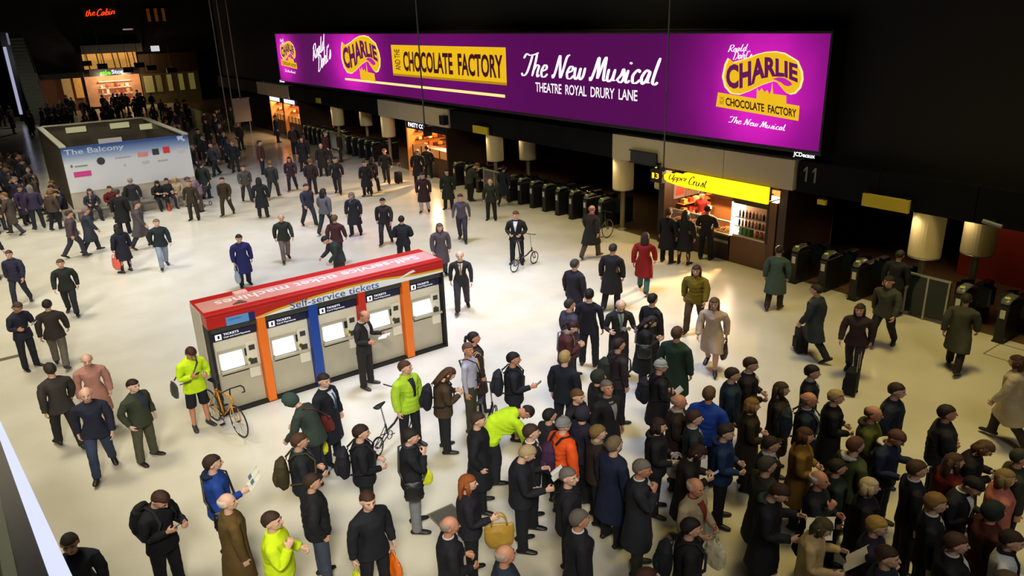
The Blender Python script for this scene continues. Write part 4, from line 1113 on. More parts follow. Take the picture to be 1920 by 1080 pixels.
# maker's plates under the screen
for (l, r, yt, yb) in ((1488, 1529, 284, 293), (524, 533, 150, 154)):
    y0, z1 = onX(l, yt, XS - .05)[1:]; _, z0 = onX(l, yb, XS - .05)[1:]; y1 = onX(r, yt, XS - .05)[1]
    lettering('maker_name', 'JCDecaux', glow('lit_white', '#ffffff', 1.6), scr, wallmap(XS - .05, y0, y1, z0 - .02, z1), bold=.02)
# suspension cables in front of the screen and beside the hoarding
def cable(px, py, X, z0, z1, r, label, m=None):
    _, y, _ = onX(px, py, X)
    t = thing('hanging_cable', label, 'cable', (X, y, z0), group='thin hanging cables')
    MB().cyl((X, y, z0), (X, y, z1), r, 8).build('cable_strand', m or mat('cable_grey', '#40434c', .5, .3), t, smooth=True)
    MB().cyl((X, y, z0), (X, y, z0 + .12), r * 2.2, 8).build('end_clamp', DKMETAL, t)
cable(790, 150, 17.3, 2.7, 22, .035, 'thin cable hanging across the yellow lettering on the screen')
cable(1250, 160, 17.3, 2.7, 22, .022, 'thin cable hanging near the right emblem on the screen')
PALE = mat('pale_cable', '#9b948c', .5)
for (px, py, z0, lab) in ((434, 268, 0.0, 'left one of three pale poles rising beside the hoarding'), (446, 262, 0.0, 'middle one of three pale poles rising beside the hoarding'), (462, 262, 2.7, 'right one of three pale poles, ending on the small panel')):
    x, y, _ = onZ(px, py); t = thing('steel_cable', lab, 'cable', (x, y, z0), group='pale poles')
    MB().cyl((x, y, z0), (x, y, 22), .035, 8).build('cable_strand', PALE, t, smooth=True)
    MB().cyl((x, y, z0), (x, y, z0 + .1), .08, 10).build('end_clamp', DKMETAL, t)
x, y, _ = onZ(462, 262)
t = thing('poster_panel', 'small pale panel hanging under the right pale pole', 'sign', (x, y, 1.2))
MB().box(x - .55, x + .55, y - .04, y + .04, 1.2, 2.7).build('face', mat('pale_panel', '#8e8272', .6), t, bevel=.01)
MB().box(x - .6, x + .6, y - .06, y + .06, 2.68, 2.76).build('frame', STEEL, t)
for s in (-.4, .4): MB().cyl((x + s, y, 0), (x + s, y, 1.2), .03, 8).build('post', STEEL, t)
# ------------------------------------------------------------------ ticket machine kiosk
KX0, KX1, KY0, KY1, KZ = 2.985, 8.271, 14.283, 15.36, 2.183
k = thing('ticket_machine_kiosk', 'red-roofed self-service ticket machine kiosk with five bays', 'kiosk', ((KX0 + KX1) / 2, KY0, 0))
KRED = mat('kiosk_red', '#b3211d', .35, var=.08, vscale=2); KGREY = mat('kiosk_stainless', '#b8b29c', .42, .2, var=.12, vscale=3)
KPALE = mat('kiosk_pale_panel', '#e0dac8', .45, .1, var=.08); KDARK = mat('kiosk_dark_band', '#33352f', .5)
KWHITE = mat('kiosk_white', '#e6eae8', .4, var=.05); KBLUE = mat('kiosk_blue', '#123f9a', .4, var=.05); KORG = mat('kiosk_orange', '#e8720c', .4, var=.06)
KYEL = mat('kiosk_yellow', '#d9a92a', .4, var=.05); LBLUE = mat('kiosk_light_blue', '#5b93d2', .4, var=.05)
MB().box(KX0 + .04, KX1 - .04, KY0 + .34, KY1 - .02, .0, KZ - .10).build('carcass', mat('kiosk_side', '#b7b1a4', .5, var=.1), k)
roof = MB().box(KX0 - .01, KX1 + .01, KY0 - .02, KY1 + .01, KZ - .06, KZ).build('roof', KRED, k, bevel=.015)
MB().box(KX0 + .02, KX1 - .02, KY0 + .16, KY1 - .28, KZ, KZ + .004).build('roof_stripe', mat('kiosk_faded_red', '#cd8f84', .4, var=.15, vscale=1.5), roof)
v0 = .30
lettering('roof_lettering', 'Self-service ticket machines', mat('kiosk_letter_white', '#e6dcd6', .5, var=0), roof,
          lambda u, v: (KX1 - .35 - (KX1 - KX0 - .7) * u, KY0 + .36 + .30 * (1 - v), KZ + .006), bold=.01)
t = roof
MB().box(KX0 + .78, KX0 + 1.05, KY0 + .66, KY0 + .84, KZ, KZ + .07).build('roof_box', mat('roof_box_pale', '#d8aaa0', .6), roof, bevel=.01)
MB().tube([(KX0 + .62, KY0 + .22, KZ + .01), (KX0 + .74, KY0 + .25, KZ + .03), (KX0 + .86, KY0 + .20, KZ + .012)], [.02, .04, .02], 8, rnd=True).build('roof_debris', mat('litter_brown', '#6a4c3c', .9), roof)
# fascia board: red field, white field with a curved yellow edge
fb = MB().box(KX0, KX1, KY0 - .035, KY0 + .34, 1.885, KZ - .06).build('fascia_board', KRED, k, bevel=.006)
def kf(a, b, t): return (a, KY0 - .036 - t, b)
zt = KZ - .075; zb = 1.888; n = 24
def curve(x):  # top of the white field
    t_ = (x - KX0) / (KX1 - KX0)
    return zb + (zt - zb) * float(np.interp(t_, [.17, .25, .40, .55, .70, .80, .88, 1.0], [.10, .42, .78, .95, .92, .66, .48, .40]))
xs_ = [KX0 + .93 + (KX1 - .01 - KX0 - .93) * i / n for i in range(n + 1)]
mb = MB()
for i in range(n):
    a, b = xs_[i], xs_[i + 1]
    mb.add([kf(a, zb, .002), kf(b, zb, .002), kf(b, max(zb + .004, min(zt, curve(b))), .002), kf(a, max(zb + .004, min(zt, curve(a))), .002)], [(0, 1, 2, 3)])
mb.build('yellow_swoosh', KYEL, fb)
mb = MB()
for i in range(n):
    a, b = xs_[i], xs_[i + 1]
    f1 = lambda q: max(zb + .002, min(zt - .015, curve(q) - .045))
    mb.add([kf(a, zb, .004), kf(b, zb, .004), kf(b, f1(b), .004), kf(a, f1(a), .004)], [(0, 1, 2, 3)])
mb.build('white_swoosh', KWHITE, fb)
lettering('lettering', 'Self-service tickets', mat('letter_blue', '#2c4ea6', .5, var=0), fb, lambda u, v: (KX0 + 1.64 + 2.0 * u, KY0 - .044, 1.900 + .150 * v), bold=.006)
MB().add([kf(KX1 - 1.25, 1.96, .006), kf(KX1 - .72, 2.06, .006), kf(KX1 - .78, 2.11, .006), kf(KX1 - .90, 2.08, .006)], [(0, 1, 2, 3)]).build('small_flash', KWHITE, fb)
bx = MB().box(KX0 + .36, KX0 + .80, KY0 - .046, KY0 - .034, 1.885, 2.055).build('blue_plate', LBLUE, fb)
MB().box(KX0 + .80, KX0 + .92, KY0 - .046, KY0 - .034, 1.885, 2.055).build('navy_plate', mat('kiosk_navy', '#16225e', .4), fb)
lettering('lettering', 'oyster', mat('letter_navy', '#152a66', .5, var=0), fb, lambda u, v: (KX0 + .41 + .26 * u, KY0 - .048, 1.975 + .045 * v))
MB().box(KX0 - .002, KX0 + .05, KY0 - .03, KY0 + .36, 0, 1.885).build('end_post', BLACK, k, bevel=.005)
MB().box(KX1 - .05, KX1 + .002, KY0 - .03, KY0 + .36, 0, 1.885).build('end_post', BLACK, k, bevel=.005)
MB().box(KX0 - .02, KX0 + .04, KY0 + .36, KY1, .02, KZ - .06).build('end_panel', mat('kiosk_end_pale', '#c4bcae', .5, var=.12, vscale=5), k)
MB().box(KX1 - .04, KX1 + .02, KY0 + .36, KY1, .02, KZ - .06).build('end_panel', mat('kiosk_end_pale', '#c4bcae', .5, var=.12, vscale=5), k)
MB().box(KX0 + .02, KX1 - .02, KY0 + .02, KY0 + .36, 1.76, 1.885).build('dark_band', KDARK, k)
MB().box(KX0, KX1, KY0 - .01, KY0 + .34, 0, .05).build('plinth', BLACK, k)
PX = [(3.93, 4.10, KORG), (5.00, 5.19, KBLUE), (6.12, 6.29, mat('kiosk_pillar_red', '#c2280e', .4, var=.06)), (7.19, 7.38, KORG)]
for a, b, m in PX: MB().box(a, b, KY0 - .03, KY0 + .30, .02, 1.885).build('divider_pillar', m, k, bevel=.012)
edges = [KX0 + .05] + [q for p in PX for q in p[:2]] + [KX1 - .05]
SCRW = glow('ticket_screen_lit', '#f4f6ff', 1.5); HDR = mat('header_navy', '#15143a', .4, var=.05); LW = glow('header_lit_white', '#ffffff', 1.3)
for i in range(5):
    a, b = edges[2 * i], edges[2 * i + 1]; w_ = b - a; y = KY0 + .12
    mch = MB().box(a + .005, b - .005, y, KY0 + .36, .05, 1.76).build('ticket_machine', KPALE, k, bevel=.008)
    MB().box(a + .01, b - .01, y - .008, y + .01, .06, .86).build('lower_door', KGREY, mch, bevel=.004)
    hd = MB().box(a + .01, b - .01, y - .05, y + .02, 1.575, 1.73).build('header_sign', HDR, mch, bevel=.004)
    MB().box(a + .08, a + .20, y - .056, y - .049, 1.595, 1.71).build('ticket_symbol', LW, mch, bevel=.01)
    MB().box(a + .125, a + .165, y - .059, y - .055, 1.62, 1.69).build('symbol_print', HDR, mch)
    lettering('lettering', 'TICKETS', LW, mch, lambda u, v: (a + .24 + .30 * u, y - .054, 1.665 + .045 * v), bold=.01)
    lettering('lettering', 'Cash and Card Payments' if i == 0 else 'Card Payments', LW, mch, lambda u, v: (a + .24 + (.52 if i == 0 else .40) * u, y - .054, 1.600 + .042 * v), bold=.004)
    sx0 = a + .10; sx1 = a + .10 + .44
    MB().box(a + .07, sx1 + .24, y - .035, y + .02, .93, 1.34).build('screen_surround', KGREY, mch, bevel=.008)
    MB().hexa([(sx0, y - .13, .97), (sx1, y - .13, .97), (sx1, y - .02, .97), (sx0, y - .02, .97), (sx0, y - .055, 1.28), (sx1, y - .055, 1.28), (sx1, y - .02, 1.28), (sx0, y - .02, 1.28)]).build('touch_screen', SCRW, mch)
    MB().box(sx1 + .05, sx1 + .15, y - .05, y - .03, 1.12, 1.28).build('card_reader', BLACK, mch, bevel=.006)
    MB().cyl((sx1 + .13, y - .03, 1.02), (sx1 + .13, y - .06, 1.02), .045, 18).build('yellow_ring', mat('reader_yellow', '#cfc83a', .4, emit='#8a8420', es=.25), mch)
    MB().box(a + .07, sx1 + .28, y - .12, y, .87, .92).build('shelf', KGREY, mch, bevel=.008)
    MB().box(a + .10, sx1 + .22, y - .015, y - .005, .80, .85).build('ticket_tray', BLACK, mch)
    MB().box(b - .27, b - .05, y - .06, y, .62, 1.40).build('payment_column', KPALE, mch, bevel=.008)
    MB().box(b - .22, b - .10, y - .066, y - .058, 1.22, 1.33).build('coin_panel', KDARK, mch)
    MB().cyl((b - .16, y - .06, 1.14), (b - .16, y - .075, 1.14), .03, 14).build('coin_slot', mat('slot_pale', '#d8dcc8', .4), mch)
    MB().box(b - .23, b - .09, y - .068, y - .058, .92, 1.03).build('note_slot', KDARK, mch)

# ------------------------------------------------------------------ baguette shop
sh = thing('baguette_shop', 'lit baguette shop under a bright yellow sign', 'shop', (18.4, 14.6, 0))
WARMW = mat('shop_wall_warm', '#c98a55', .6, var=.2, vscale=1.5); DKWOOD = mat('dark_wood', '#2c1b12', .5)
MB().box(20.6, 20.8, 12.2, 17.0, 0, SOF).build('back_wall', WARMW, sh)
MB().box(18.3, 20.7, 12.15, 12.4, 0, SOF).build('side_wall', DKWOOD, sh)
MB().box(18.3, 20.7, 16.75, 17.0, 0, SOF).build('side_wall', DKWOOD, sh)
MB().box(18.25, 20.7, 12.4, 16.75, 2.5, 2.6).build('shop_ceiling', mat('shop_ceiling', '#6b5a48', .7), sh)
ct = MB().box(18.35, 18.95, 14.1, 16.6, 0, .80).build('counter', DKWOOD, sh, bevel=.015)
MB().box(18.30, 19.0, 14.05, 16.65, .80, .84).build('counter_top', mat('counter_top', '#9c8a70', .25, .2), sh, bevel=.008)
MB().box(18.32, 18.335, 14.1, 16.6, .55, .64).build('counter_trim', STEEL, ct)
MB().box(18.36, 18.38, 14.1, 16.55, .86, 1.22).build('glass_guard', mat('counter_glass', '#d9c9b4', .08, var=0, trans=.9), sh)
MB().box(18.35, 18.42, 14.1, 16.55, 1.22, 1.25).build('guard_rail', STEEL, sh)
for z in (1.35, 1.72, 2.05): MB().box(20.2, 20.6, 14.2, 16.6, z, z + .03).build('back_shelf', DKWOOD, sh)
for kx_, (y0_, y1_) in enumerate(((14.3, 15.0), (15.05, 15.75), (15.8, 16.5))):
    mo = MB().box(20.50, 20.58, y0_, y1_, 2.12, 2.44).build('menu_board', glow('menu_board_lit', '#d9a884', .5), sh)
    for j in range(4): MB().box(20.49, 20.50, y0_ + .06, y1_ - .06 - .1 * (j % 2), 2.17 + j * .06, 2.19 + j * .06).build('menu_line', DKWOOD, mo)
def lamp(name, loc, watts, col, parent=None, r=.15):
    l_ = bpy.data.lights.new(name, 'POINT'); l_.energy = watts; l_.color = col; l_.shadow_soft_size = r
    o = bpy.data.objects.new(name, l_); COL.objects.link(o); o.location = loc
for y in (13.2, 14.8, 16.0):
    lt = MB().cyl((19.4, y, 2.44), (19.4, y, 2.5), .12, 16).build('ceiling_lamp', glow('warm_lamp', '#ffd9a0', 3.0), sh)
    lamp('shop_light', (19.2, y, 2.32), 170, (1, .62, .30))
spot('shop_spill_light', (19.7, 14.6, 2.42), (13.4, 11.8, 0), 4200, (1, .60, .26), 80, rad=.15)
for j, (xa, xb) in enumerate(((18.75, 19.25), (19.32, 19.85), (19.92, 20.45))):
    MB().box(xa, xb, 16.70, 16.75, 1.45, 2.35).build('side_panel_light', glow('side_menu_lit', ['#e8a07c', '#d98a5a', '#e0b090'][j], .7), sh)
    MB().box(xa + .06, xb - .06, 16.69, 16.70, 1.55 + .1 * j, 1.85 + .08 * j).build('panel_print', mat('panel_print', ['#7a2418', '#5a3018', '#a85a30'][j], .6, var=.5, vscale=12), sh)
for z in (.95, 1.25): MB().box(18.9, 20.5, 16.45, 16.75, z, z + .03).build('side_shelf', mat('shelf_warm', '#b07a48', .5), sh)
for j in range(10): MB().box(19.0 + (j % 5) * .3, 19.18 + (j % 5) * .3, 16.5, 16.66, .98 + .3 * (j // 5), 1.12 + .3 * (j // 5)).build('wrapped_goods', mat('wrapped_goods', ['#d8a050', '#b8452a', '#e0d0a8', '#7a8a3a', '#c07838'][j % 5], .5), sh)
# yellow sign with stepped, rounded left end
xs = 18.02 - .10
def ys(a, b, t): return (xs + t, a, b)
pts = [(12.54, 2.14), (12.54, 2.62), (15.52, 2.62), (15.62, 2.60), (15.66, 2.54), (15.98, 2.55), (16.05, 2.50), (16.30, 2.50), (16.42, 2.45), (16.46, 2.38), (16.42, 2.28), (16.30, 2.22), (16.0, 2.18), (15.6, 2.145)]
sg = thing('shop_sign', 'bright yellow illuminated shop sign with black handwritten lettering', 'sign', (18.0, 14.5, 2.1))
MB().prism(pts, ys, .08).build('sign_face', mat('sign_yellow_lit', '#e8c010', .5, emit='#ffd60a', es=1.3, var=.03), sg)
MB().box(18.0, 18.2, 12.6, 16.2, 2.2, 2.55).build('sign_box', DKMETAL, sg)
SB = mat('sign_black', '#141008', .6, var=0)
script('lettering', 'Upper', SB, sg, lambda u, v: (xs - .006, 16.24 - .80 * u, 2.225 + .26 * v + .05 * u), .8)
script('lettering', 'Crust', SB, sg, lambda u, v: (xs - .006, 15.42 - .74 * u, 2.26 + .29 * v), .8)
# lit platform number box
t = thing('platform_indicator', 'small dark box with orange lit digits 13 left of yellow sign', 'sign', (18.0, 16.75, 2.2))
MB().box(17.85, 18.05, 16.48, 16.98, 2.14, 2.56).build('housing', BLACK, t, bevel=.01)
for dg_, a_, b_ in (('1', 16.90, 16.80), ('3', 16.75, 16.60)): lettering('lit_digit', dg_, glow('orange_digits', '#ffb81e', 2.2), t, wallmap(17.843, a_, b_, 2.27, 2.45), bold=.01)
MB().box(17.92, 17.98, 16.70, 16.76, 2.56, 2.75).box(17.92, 18.06, 16.70, 16.76, 2.70, 2.75).build('bracket', DKMETAL, t)
# drinks fridge
fr = thing('drinks_fridge', 'lit drinks fridge at the right end of baguette counter', 'fridge', (18.7, 13.45, 0))
MB().box(18.35, 19.0, 12.75, 14.05, 0, .84).build('base', mat('fridge_base', '#6b4a2e', .5), fr, bevel=.01)
MB().box(18.95, 19.0, 12.80, 14.02, .84, 1.86).build('back_panel', mat('fridge_inside', '#c79a72', .5, emit='#c07a45', es=.25), fr)
MB().box(18.35, 18.95, 12.75, 12.82, .84, 1.9).build('side_panel', DKMETAL, fr); MB().box(18.35, 18.95, 14.0, 14.06, .84, 1.9).build('side_panel', glow('fridge_light_strip', '#ffe0c8', 5.0), fr)
MB().box(18.35, 19.0, 12.75, 14.06, 1.86, 2.12).build('hood', BLACK, fr, bevel=.01)
shelves = []
for z in (.90, 1.18, 1.46): MB().box(18.40, 18.95, 12.82, 14.0, z - .03, z).build('shelf', STEEL, fr)
MB().box(18.37, 18.40, 12.82, 14.0, .84, .90).build('price_rail', mat('price_rail', '#c9b9a4', .5), fr)
BT = None
cols = ['#7a1e14', '#b8741c', '#2b2018', '#9c8468', '#b23a1e', '#4b5d2a']
for zi, z in enumerate((1.18, 1.46)):
    for j in range(9):
        y = 12.92 + j * .122
        b_ = thing('drink_bottle', 'small drink bottle on the lit shelves of the drinks fridge', 'bottle', (18.55, y, z), group='bottles in the drinks fridge')
        part('bottle_body', pmesh('bt', lambda: MB().tube([(0, 0, 0), (0, 0, .13), (0, 0, .165), (0, 0, .185)], [.034, .034, .015, .013], 10).mesh('b', smooth=True)), [mat('bottle', cols[(j + zi) % 6], .2, var=.05)], b_)
        part('cap', pmesh('bc', lambda: MB().cyl((0, 0, .185), (0, 0, .205), .016, 10).mesh('c')), [mat('cap', '#c9c9c2', .4, var=0)], b_)
for j in range(6):
    y = 13.50 + (j % 3) * .15; z = .90 + (j // 3) * .11
    b_ = thing('sandwich_box', 'small green sandwich box on the bottom fridge shelf', 'food box', (18.58, y, z), group='green boxes in the drinks fridge')
    MB().hexa([(-.10, -.06, 0), (.10, -.06, 0), (.10, .06, 0), (-.10, .06, 0), (-.07, -.055, .10), (.09, -.055, .10), (.09, .055, .10), (-.07, .055, .10)]).build('box_body', mat('green_card', '#3f7a2c', .5), b_, world=False)
    MB().box(-.08, -.075, -.04, .04, .02, .07).build('box_window', mat('box_window', '#c9b27a', .3), b_, world=False)
for j in range(3):
    b_ = thing('crisp_packet', 'orange packet on the bottom shelf of the drinks fridge', 'food packet', (18.58, 12.95 + j * .15, .90), group='orange packets in the fridge')
    MB().tube([(0, 0, 0), (0, 0, .09), (0, 0, .18)], [(.02, .055), (.04, .06), (.01, .055)], 10, ref=(1, 0, 0)).build('packet', mat('packet_orange', '#c06a1c', .4), b_, world=False, smooth=True)
# baguettes on the counter, filled rolls heaped in trays
def bun():
    return MB().tube([(-.12, 0, .035), (-.08, 0, .04), (0, 0, .045), (.08, 0, .04), (.12, 0, .035)], [.018, .032, .036, .032, .018], 10, ref=(0, 0, 1), rnd=True).mesh('b', smooth=True)
for j in range(4):
    y = 14.40 + j * .6
    tr = thing('display_tray', 'shallow steel tray of filled baguettes on the shop counter', 'tray', (18.65, y, .84), group='trays on the baguette counter')
    MB().box(-.22, .22, -.26, .26, .0, .02).box(-.22, -.20, -.26, .26, .02, .05).box(.20, .22, -.26, .26, .02, .05).build('tray_body', STEEL, tr, world=False)
    for i in range(8):
        c_ = ['#c98f45', '#b8792f', '#d7a65c', '#a9692c'][i % 4]
        b_ = thing('baguette', 'golden filled baguette lying in a tray on the shop counter', 'baguette', (18.65 + (.0 if i < 5 else .02), y - .21 + (i % 5) * .10 + (.05 if i >= 5 else 0), .862 + (.055 if i >= 5 else 0)), random.uniform(-.2, .2), group='baguettes on the shop counter')
        part('crust', pmesh('bun', bun), [mat('crust', c_, .6, var=.3, vscale=20)], b_)
        part('filling', pmesh('fill', lambda: MB().tube([(-.10, -.012, .05), (0, -.016, .062), (.10, -.012, .05)], [(.010, .02)] * 3, 8, ref=(0, 0, 1)).mesh('f', smooth=True)), [mat('salad', ['#6a8a34', '#b8452a', '#d8c88c'][i % 3], .6)], b_)
MB().box(18.36, 19.0, 12.5, 12.75, 0, 2.1).build('pilaster', mat('pilaster_brown', '#5a3a22', .5), sh, bevel=.01)

# ------------------------------------------------------------------ pasty shop and far small shops
def small_shop(name, label, y0, y1, words, tone):
    t = thing(name, label, 'shop', (18.4, (y0 + y1) / 2, 0))
    MB().box(20.4, 20.6, y0, y1, 0, 2.6).build('back_wall', mat('glowing_backwall', tone, .6, var=.45, vscale=2.2, emit='#ff8a3a', es=.22), t)  # orange emission in the wall material stands in for shop lighting
    MB().box(18.3, 20.5, y0 - .12, y0, 0, 2.6).build('side_wall', DKWOOD, t); MB().box(18.3, 20.5, y1, y1 + .12, 0, 2.6).build('side_wall', mat('glowing_sidewall', tone, .6, var=.5, vscale=2.6, emit='#ff8432', es=.30), t)  # left side wall also glows by itself, imitating warm shop light
    for z in (1.15, 1.55, 1.95):
        MB().box(18.7, 20.3, y1 - .28, y1, z, z + .03).build('side_shelf', DKWOOD, t)
        for j in range(5): MB().box(18.8 + j * .3, 18.98 + j * .3, y1 - .24, y1 - .06, z + .03, z + .16 + .05 * (j % 3)).build('shop_goods', mat('shop_goods', ['#ffb060', '#8a3018', '#e8c890', '#c8642a', '#5a2412'][(j + int(z * 10)) % 5], .5), t)
    MB().box(18.25, 18.35, y0, y1, 2.22, 2.6).build('sign_board', mat('sign_navy', '#12122a', .4), t)
    c_ = MB().box(18.5, 19.1, y0, y1, 0, .95).build('counter', mat('shop_counter', '#5a3c26', .5), t, bevel=.01)
    MB().box(18.5, 19.1, y0 + .1, y1 - .1, .95, 1.35).build('heated_cabinet', glow('heated_cabinet', '#ff9a48', .45), t, bevel=.02)
    for j in range(5):
        yy = y0 + .1 + (y1 - y0 - .2) * j / 4; MB().box(18.47, 18.5, yy - .025, yy + .025, .95, 1.36).build('cabinet_mullion', DKMETAL, t)
    for j in range(12):
        yy = y0 + .25 + (y1 - y0 - .5) * (j % 6) / 5; MB().ball((18.62, yy, 1.05 + .16 * (j // 6)), (.05, .09, .04), 10, 6).build('pasty', mat('pastry', '#c98a3c', .6, var=.3), t, smooth=True)
    for z in (1.4, 1.7, 2.0): MB().box(20.1, 20.4, y0 + .1, y1 - .1, z, z + .03).build('back_shelf', DKWOOD, t)
    for j in range(3):
        a = y0 + (y1 - y0) * (j + .12) / 3; b = y0 + (y1 - y0) * (j + .88) / 3
        MB().box(20.34, 20.39, a, b, 2.08, 2.4).build('menu_board', glow('menu_lit', '#ff9a55', 1.1), t)
    for (s, a, b) in words:
        if s: lettering('lettering', s, glow('lit_white_letters', '#f4f2ff', 1.8), t, wallmap(18.243, a, b, 2.30, 2.52), bold=.03)
        else: MB().box(18.235, 18.25, b, a, 2.28, 2.53).build('lit_sign', glow('lit_white_letters', '#f4f2ff', 1.8), t, bevel=.006)
    for j in range(2):
        y = y0 + (y1 - y0) * (j + .5) / 2
        MB().cyl((19.6, y, 2.5), (19.6, y, 2.58), .12, 14).build('ceiling_lamp', glow('warm_lamp', '#ffd9a0', 3.0), t)
        lamp('shop_light', (19.2, y, 2.36), 150, (1, .60, .28))
    return t
spot('shop_spill_light', (19.7, 32.3, 2.42), (13.6, 29.5, 0), 2600, (1, .58, .26), 80, rad=.15)
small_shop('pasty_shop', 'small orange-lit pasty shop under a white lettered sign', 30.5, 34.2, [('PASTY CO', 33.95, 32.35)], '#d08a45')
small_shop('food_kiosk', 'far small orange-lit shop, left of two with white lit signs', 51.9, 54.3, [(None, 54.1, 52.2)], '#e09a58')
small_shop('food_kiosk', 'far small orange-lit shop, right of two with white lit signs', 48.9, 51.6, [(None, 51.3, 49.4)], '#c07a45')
t = thing('hanging_sign', 'small dark square sign hanging beside the pasty shop letters', 'sign', (17.9, 31.5, 2.0)); MB().box(17.7, 18.15, 31.45, 31.53, 2.1, 2.55).build('panel', DKMETAL, t, bevel=.01); MB().box(17.95, 18.24, 31.47, 31.51, 2.55, 2.60).build('hanger', STEEL, t)

# ------------------------------------------------------------------ white hoarding round the stairwell
BX0, BX1, BY0, BY1, BZ0, BZ1 = 3.10, 7.98, 35.0, 43.6, 1.12, 2.95
hb = thing('stairwell_hoarding', 'white and blue printed hoarding around an open stairwell', 'hoarding', ((BX0 + BX1) / 2, BY0, 0))
def hoard_mat():
    m = bpy.data.materials.new('hoarding_print'); m.use_nodes = True; nt = m.node_tree; b = nt.nodes['Principled BSDF']; L = nt.links
    tc = nt.nodes.new('ShaderNodeTexCoord'); s = nt.nodes.new('ShaderNodeSeparateXYZ'); L.new(tc.outputs['Object'], s.inputs[0])
    mr = nt.nodes.new('ShaderNodeMapRange'); mr.inputs[1].default_value = BZ0; mr.inputs[2].default_value = BZ1; L.new(s.outputs[2], mr.inputs[0])
    r = nt.nodes.new('ShaderNodeValToRGB'); e = r.color_ramp.elements; e[0].position = .0; e[0].color = lin('#d2d4d6'); e[1].position = .97; e[1].color = lin('#2a4a84')
    q = e.new(.62); q.color = lin('#cdd1d6'); q = e.new(.80); q.color = lin('#7f97bd')
    L.new(mr.outputs[0], r.inputs[0]); L.new(r.outputs[0], b.inputs['Base Color']); b.inputs['Roughness'].default_value = .4
    return m
MB().box(BX0, BX1, BY0, BY0 + .12, BZ0, BZ1).build('front_panel', hoard_mat(), hb)
HBROWN = mat('hoarding_side', '#4c4434', .5, var=.2); RIM = mat('hoarding_rim', '#b4ae90', .35, .3, var=.15)
MB().box(BX0, BX1, BY0 + .02, BY0 + .12, 0, BZ0).build('front_base', mat('hoarding_base', '#b4ab9a', .5), hb)
MB().box(BX0, BX0 + .12, BY0 + .12, BY1, 0, BZ1).build('side_panel', HBROWN, hb); MB().box(BX1 - .12, BX1, BY0 + .12, BY1, 0, BZ1).build('side_panel', HBROWN, hb)
MB().box(BX0, BX1, BY1 - .12, BY1, 0, BZ1).build('back_panel', HBROWN, hb)
for bxs in ((BX0 - .03, BX0 + .22, BY0, BY1), (BX1 - .22, BX1 + .03, BY0, BY1), (BX0 - .03, BX1 + .03, BY1 - .22, BY1 + .03)): MB().box(*bxs, BZ1, BZ1 + .07).build('rim', RIM, hb, bevel=.015)
MB().box(BX0 + .12, BX1 - .12, BY0 + .12, BY1 - .12, .0, .03).build('stairwell_floor', BLACK, hb)
for j in range(8): MB().box(BX0 + .5, BX1 - .5, BY1 - 1.2 - j * .35, BY1 - .85 - j * .35, .03, 1.4 - j * .17).build('step', mat('stair_tread', '#2a2622', .6), hb)
for (xa, ya) in ((BX0 + 1.6, BY1 - .30), (BX1 - 1.3, BY1 - .30), (BX1 - .24, BY1 - 2.0)):
    MB().box(xa - .45, xa + .45, ya - .12, ya - .06, BZ1 - .35, BZ1 - .08).build('wall_light', glow('stair_light', '#d6cf9e', .55), hb, bevel=.03)
MB().box(BX0 + 2.1, BX0 + 3.1, BY1 - 3.3, BY1 - 3.2, 1.5, 2.5).build('lit_poster', glow('lit_poster', '#c4b8b0', .55), hb)
MB().box(BX0 + 2.5, BX0 + 2.85, BY1 - 3.32, BY1 - 3.3, 1.52, 2.3).build('poster_print', mat('poster_print', '#3a4458', .6), hb)
HL = mat('hoarding_letters', '#b9c8dc', .5, var=0)
hw = BX1 - BX0
def hm(u0, u1, v0, v1): return lambda u, v: (BX0 + hw * (u0 + (u1 - u0) * u), BY0 - .008, BZ0 + (BZ1 - BZ0) * (v0 + (v1 - v0) * v))
def hp(nm, u0, u1, v0, v1, m):
    f_ = hm(u0, u1, v0, v1); MB().add([f_(0, 0), f_(1, 0), f_(1, 1), f_(0, 1)], [(0, 1, 2, 3)]).build(nm, m, hb)
lettering('lettering', 'The Balcony', HL, hb, hm(.02, .47, .80, .955), bold=.01)
G = lambda c: mat('logo_print', c, .6, var=.3, vscale=30)
hp('logo_pink', .055, .185, .335, .455, G('#c83a86')); hp('logo_red', .775, .83, .63, .78, G('#d03030')); hp('logo_black', .685, .74, .62, .76, G('#2a3034')); hp('logo_pale_red', .565, .65, .61, .72, G('#d08a86'))
hp('logo_line', .385, .51, .635, .675, G('#a8a6bc')); hp('logo_line', .59, .65, .45, .51, G('#b9bbb4')); hp('logo_line', .715, .80, .45, .49, G('#a9abb0')); hp('logo_line', .89, .95, .60, .70, G('#c4c4c0')); hp('logo_line', .44, .46, .44, .50, G('#b0b4bc')); hp('logo_line', .075, .17, .555, .59, G('#8a8e92'))
cx, cz = BX0 + hw * .275, BZ0 + (BZ1 - BZ0) * .63
MB().add([(cx + .155 * math.cos(a * .3927), BY0 - .008, cz + .155 * math.sin(a * .3927)) for a in range(16)], [tuple(range(16))]).build('logo_disc', G('#2a2e32'), hb)
hp('logo_mark', .045, .06, .56, .62, G('#5a6a58'))
ar = MB(); f_ = lambda a, b: (BX0 + hw * a, BY0 - .009, BZ0 + (BZ1 - BZ0) * b)
ar.add([f_(.905, .985), f_(.965, .985), f_(.948, .945), f_(.975, .88), f_(.958, .855), f_(.93, .915), f_(.915, .875)], [(0, 1, 2), (0, 2, 5), (0, 5, 6), (2, 3, 4, 5)]).build('arrow', HL, hb)
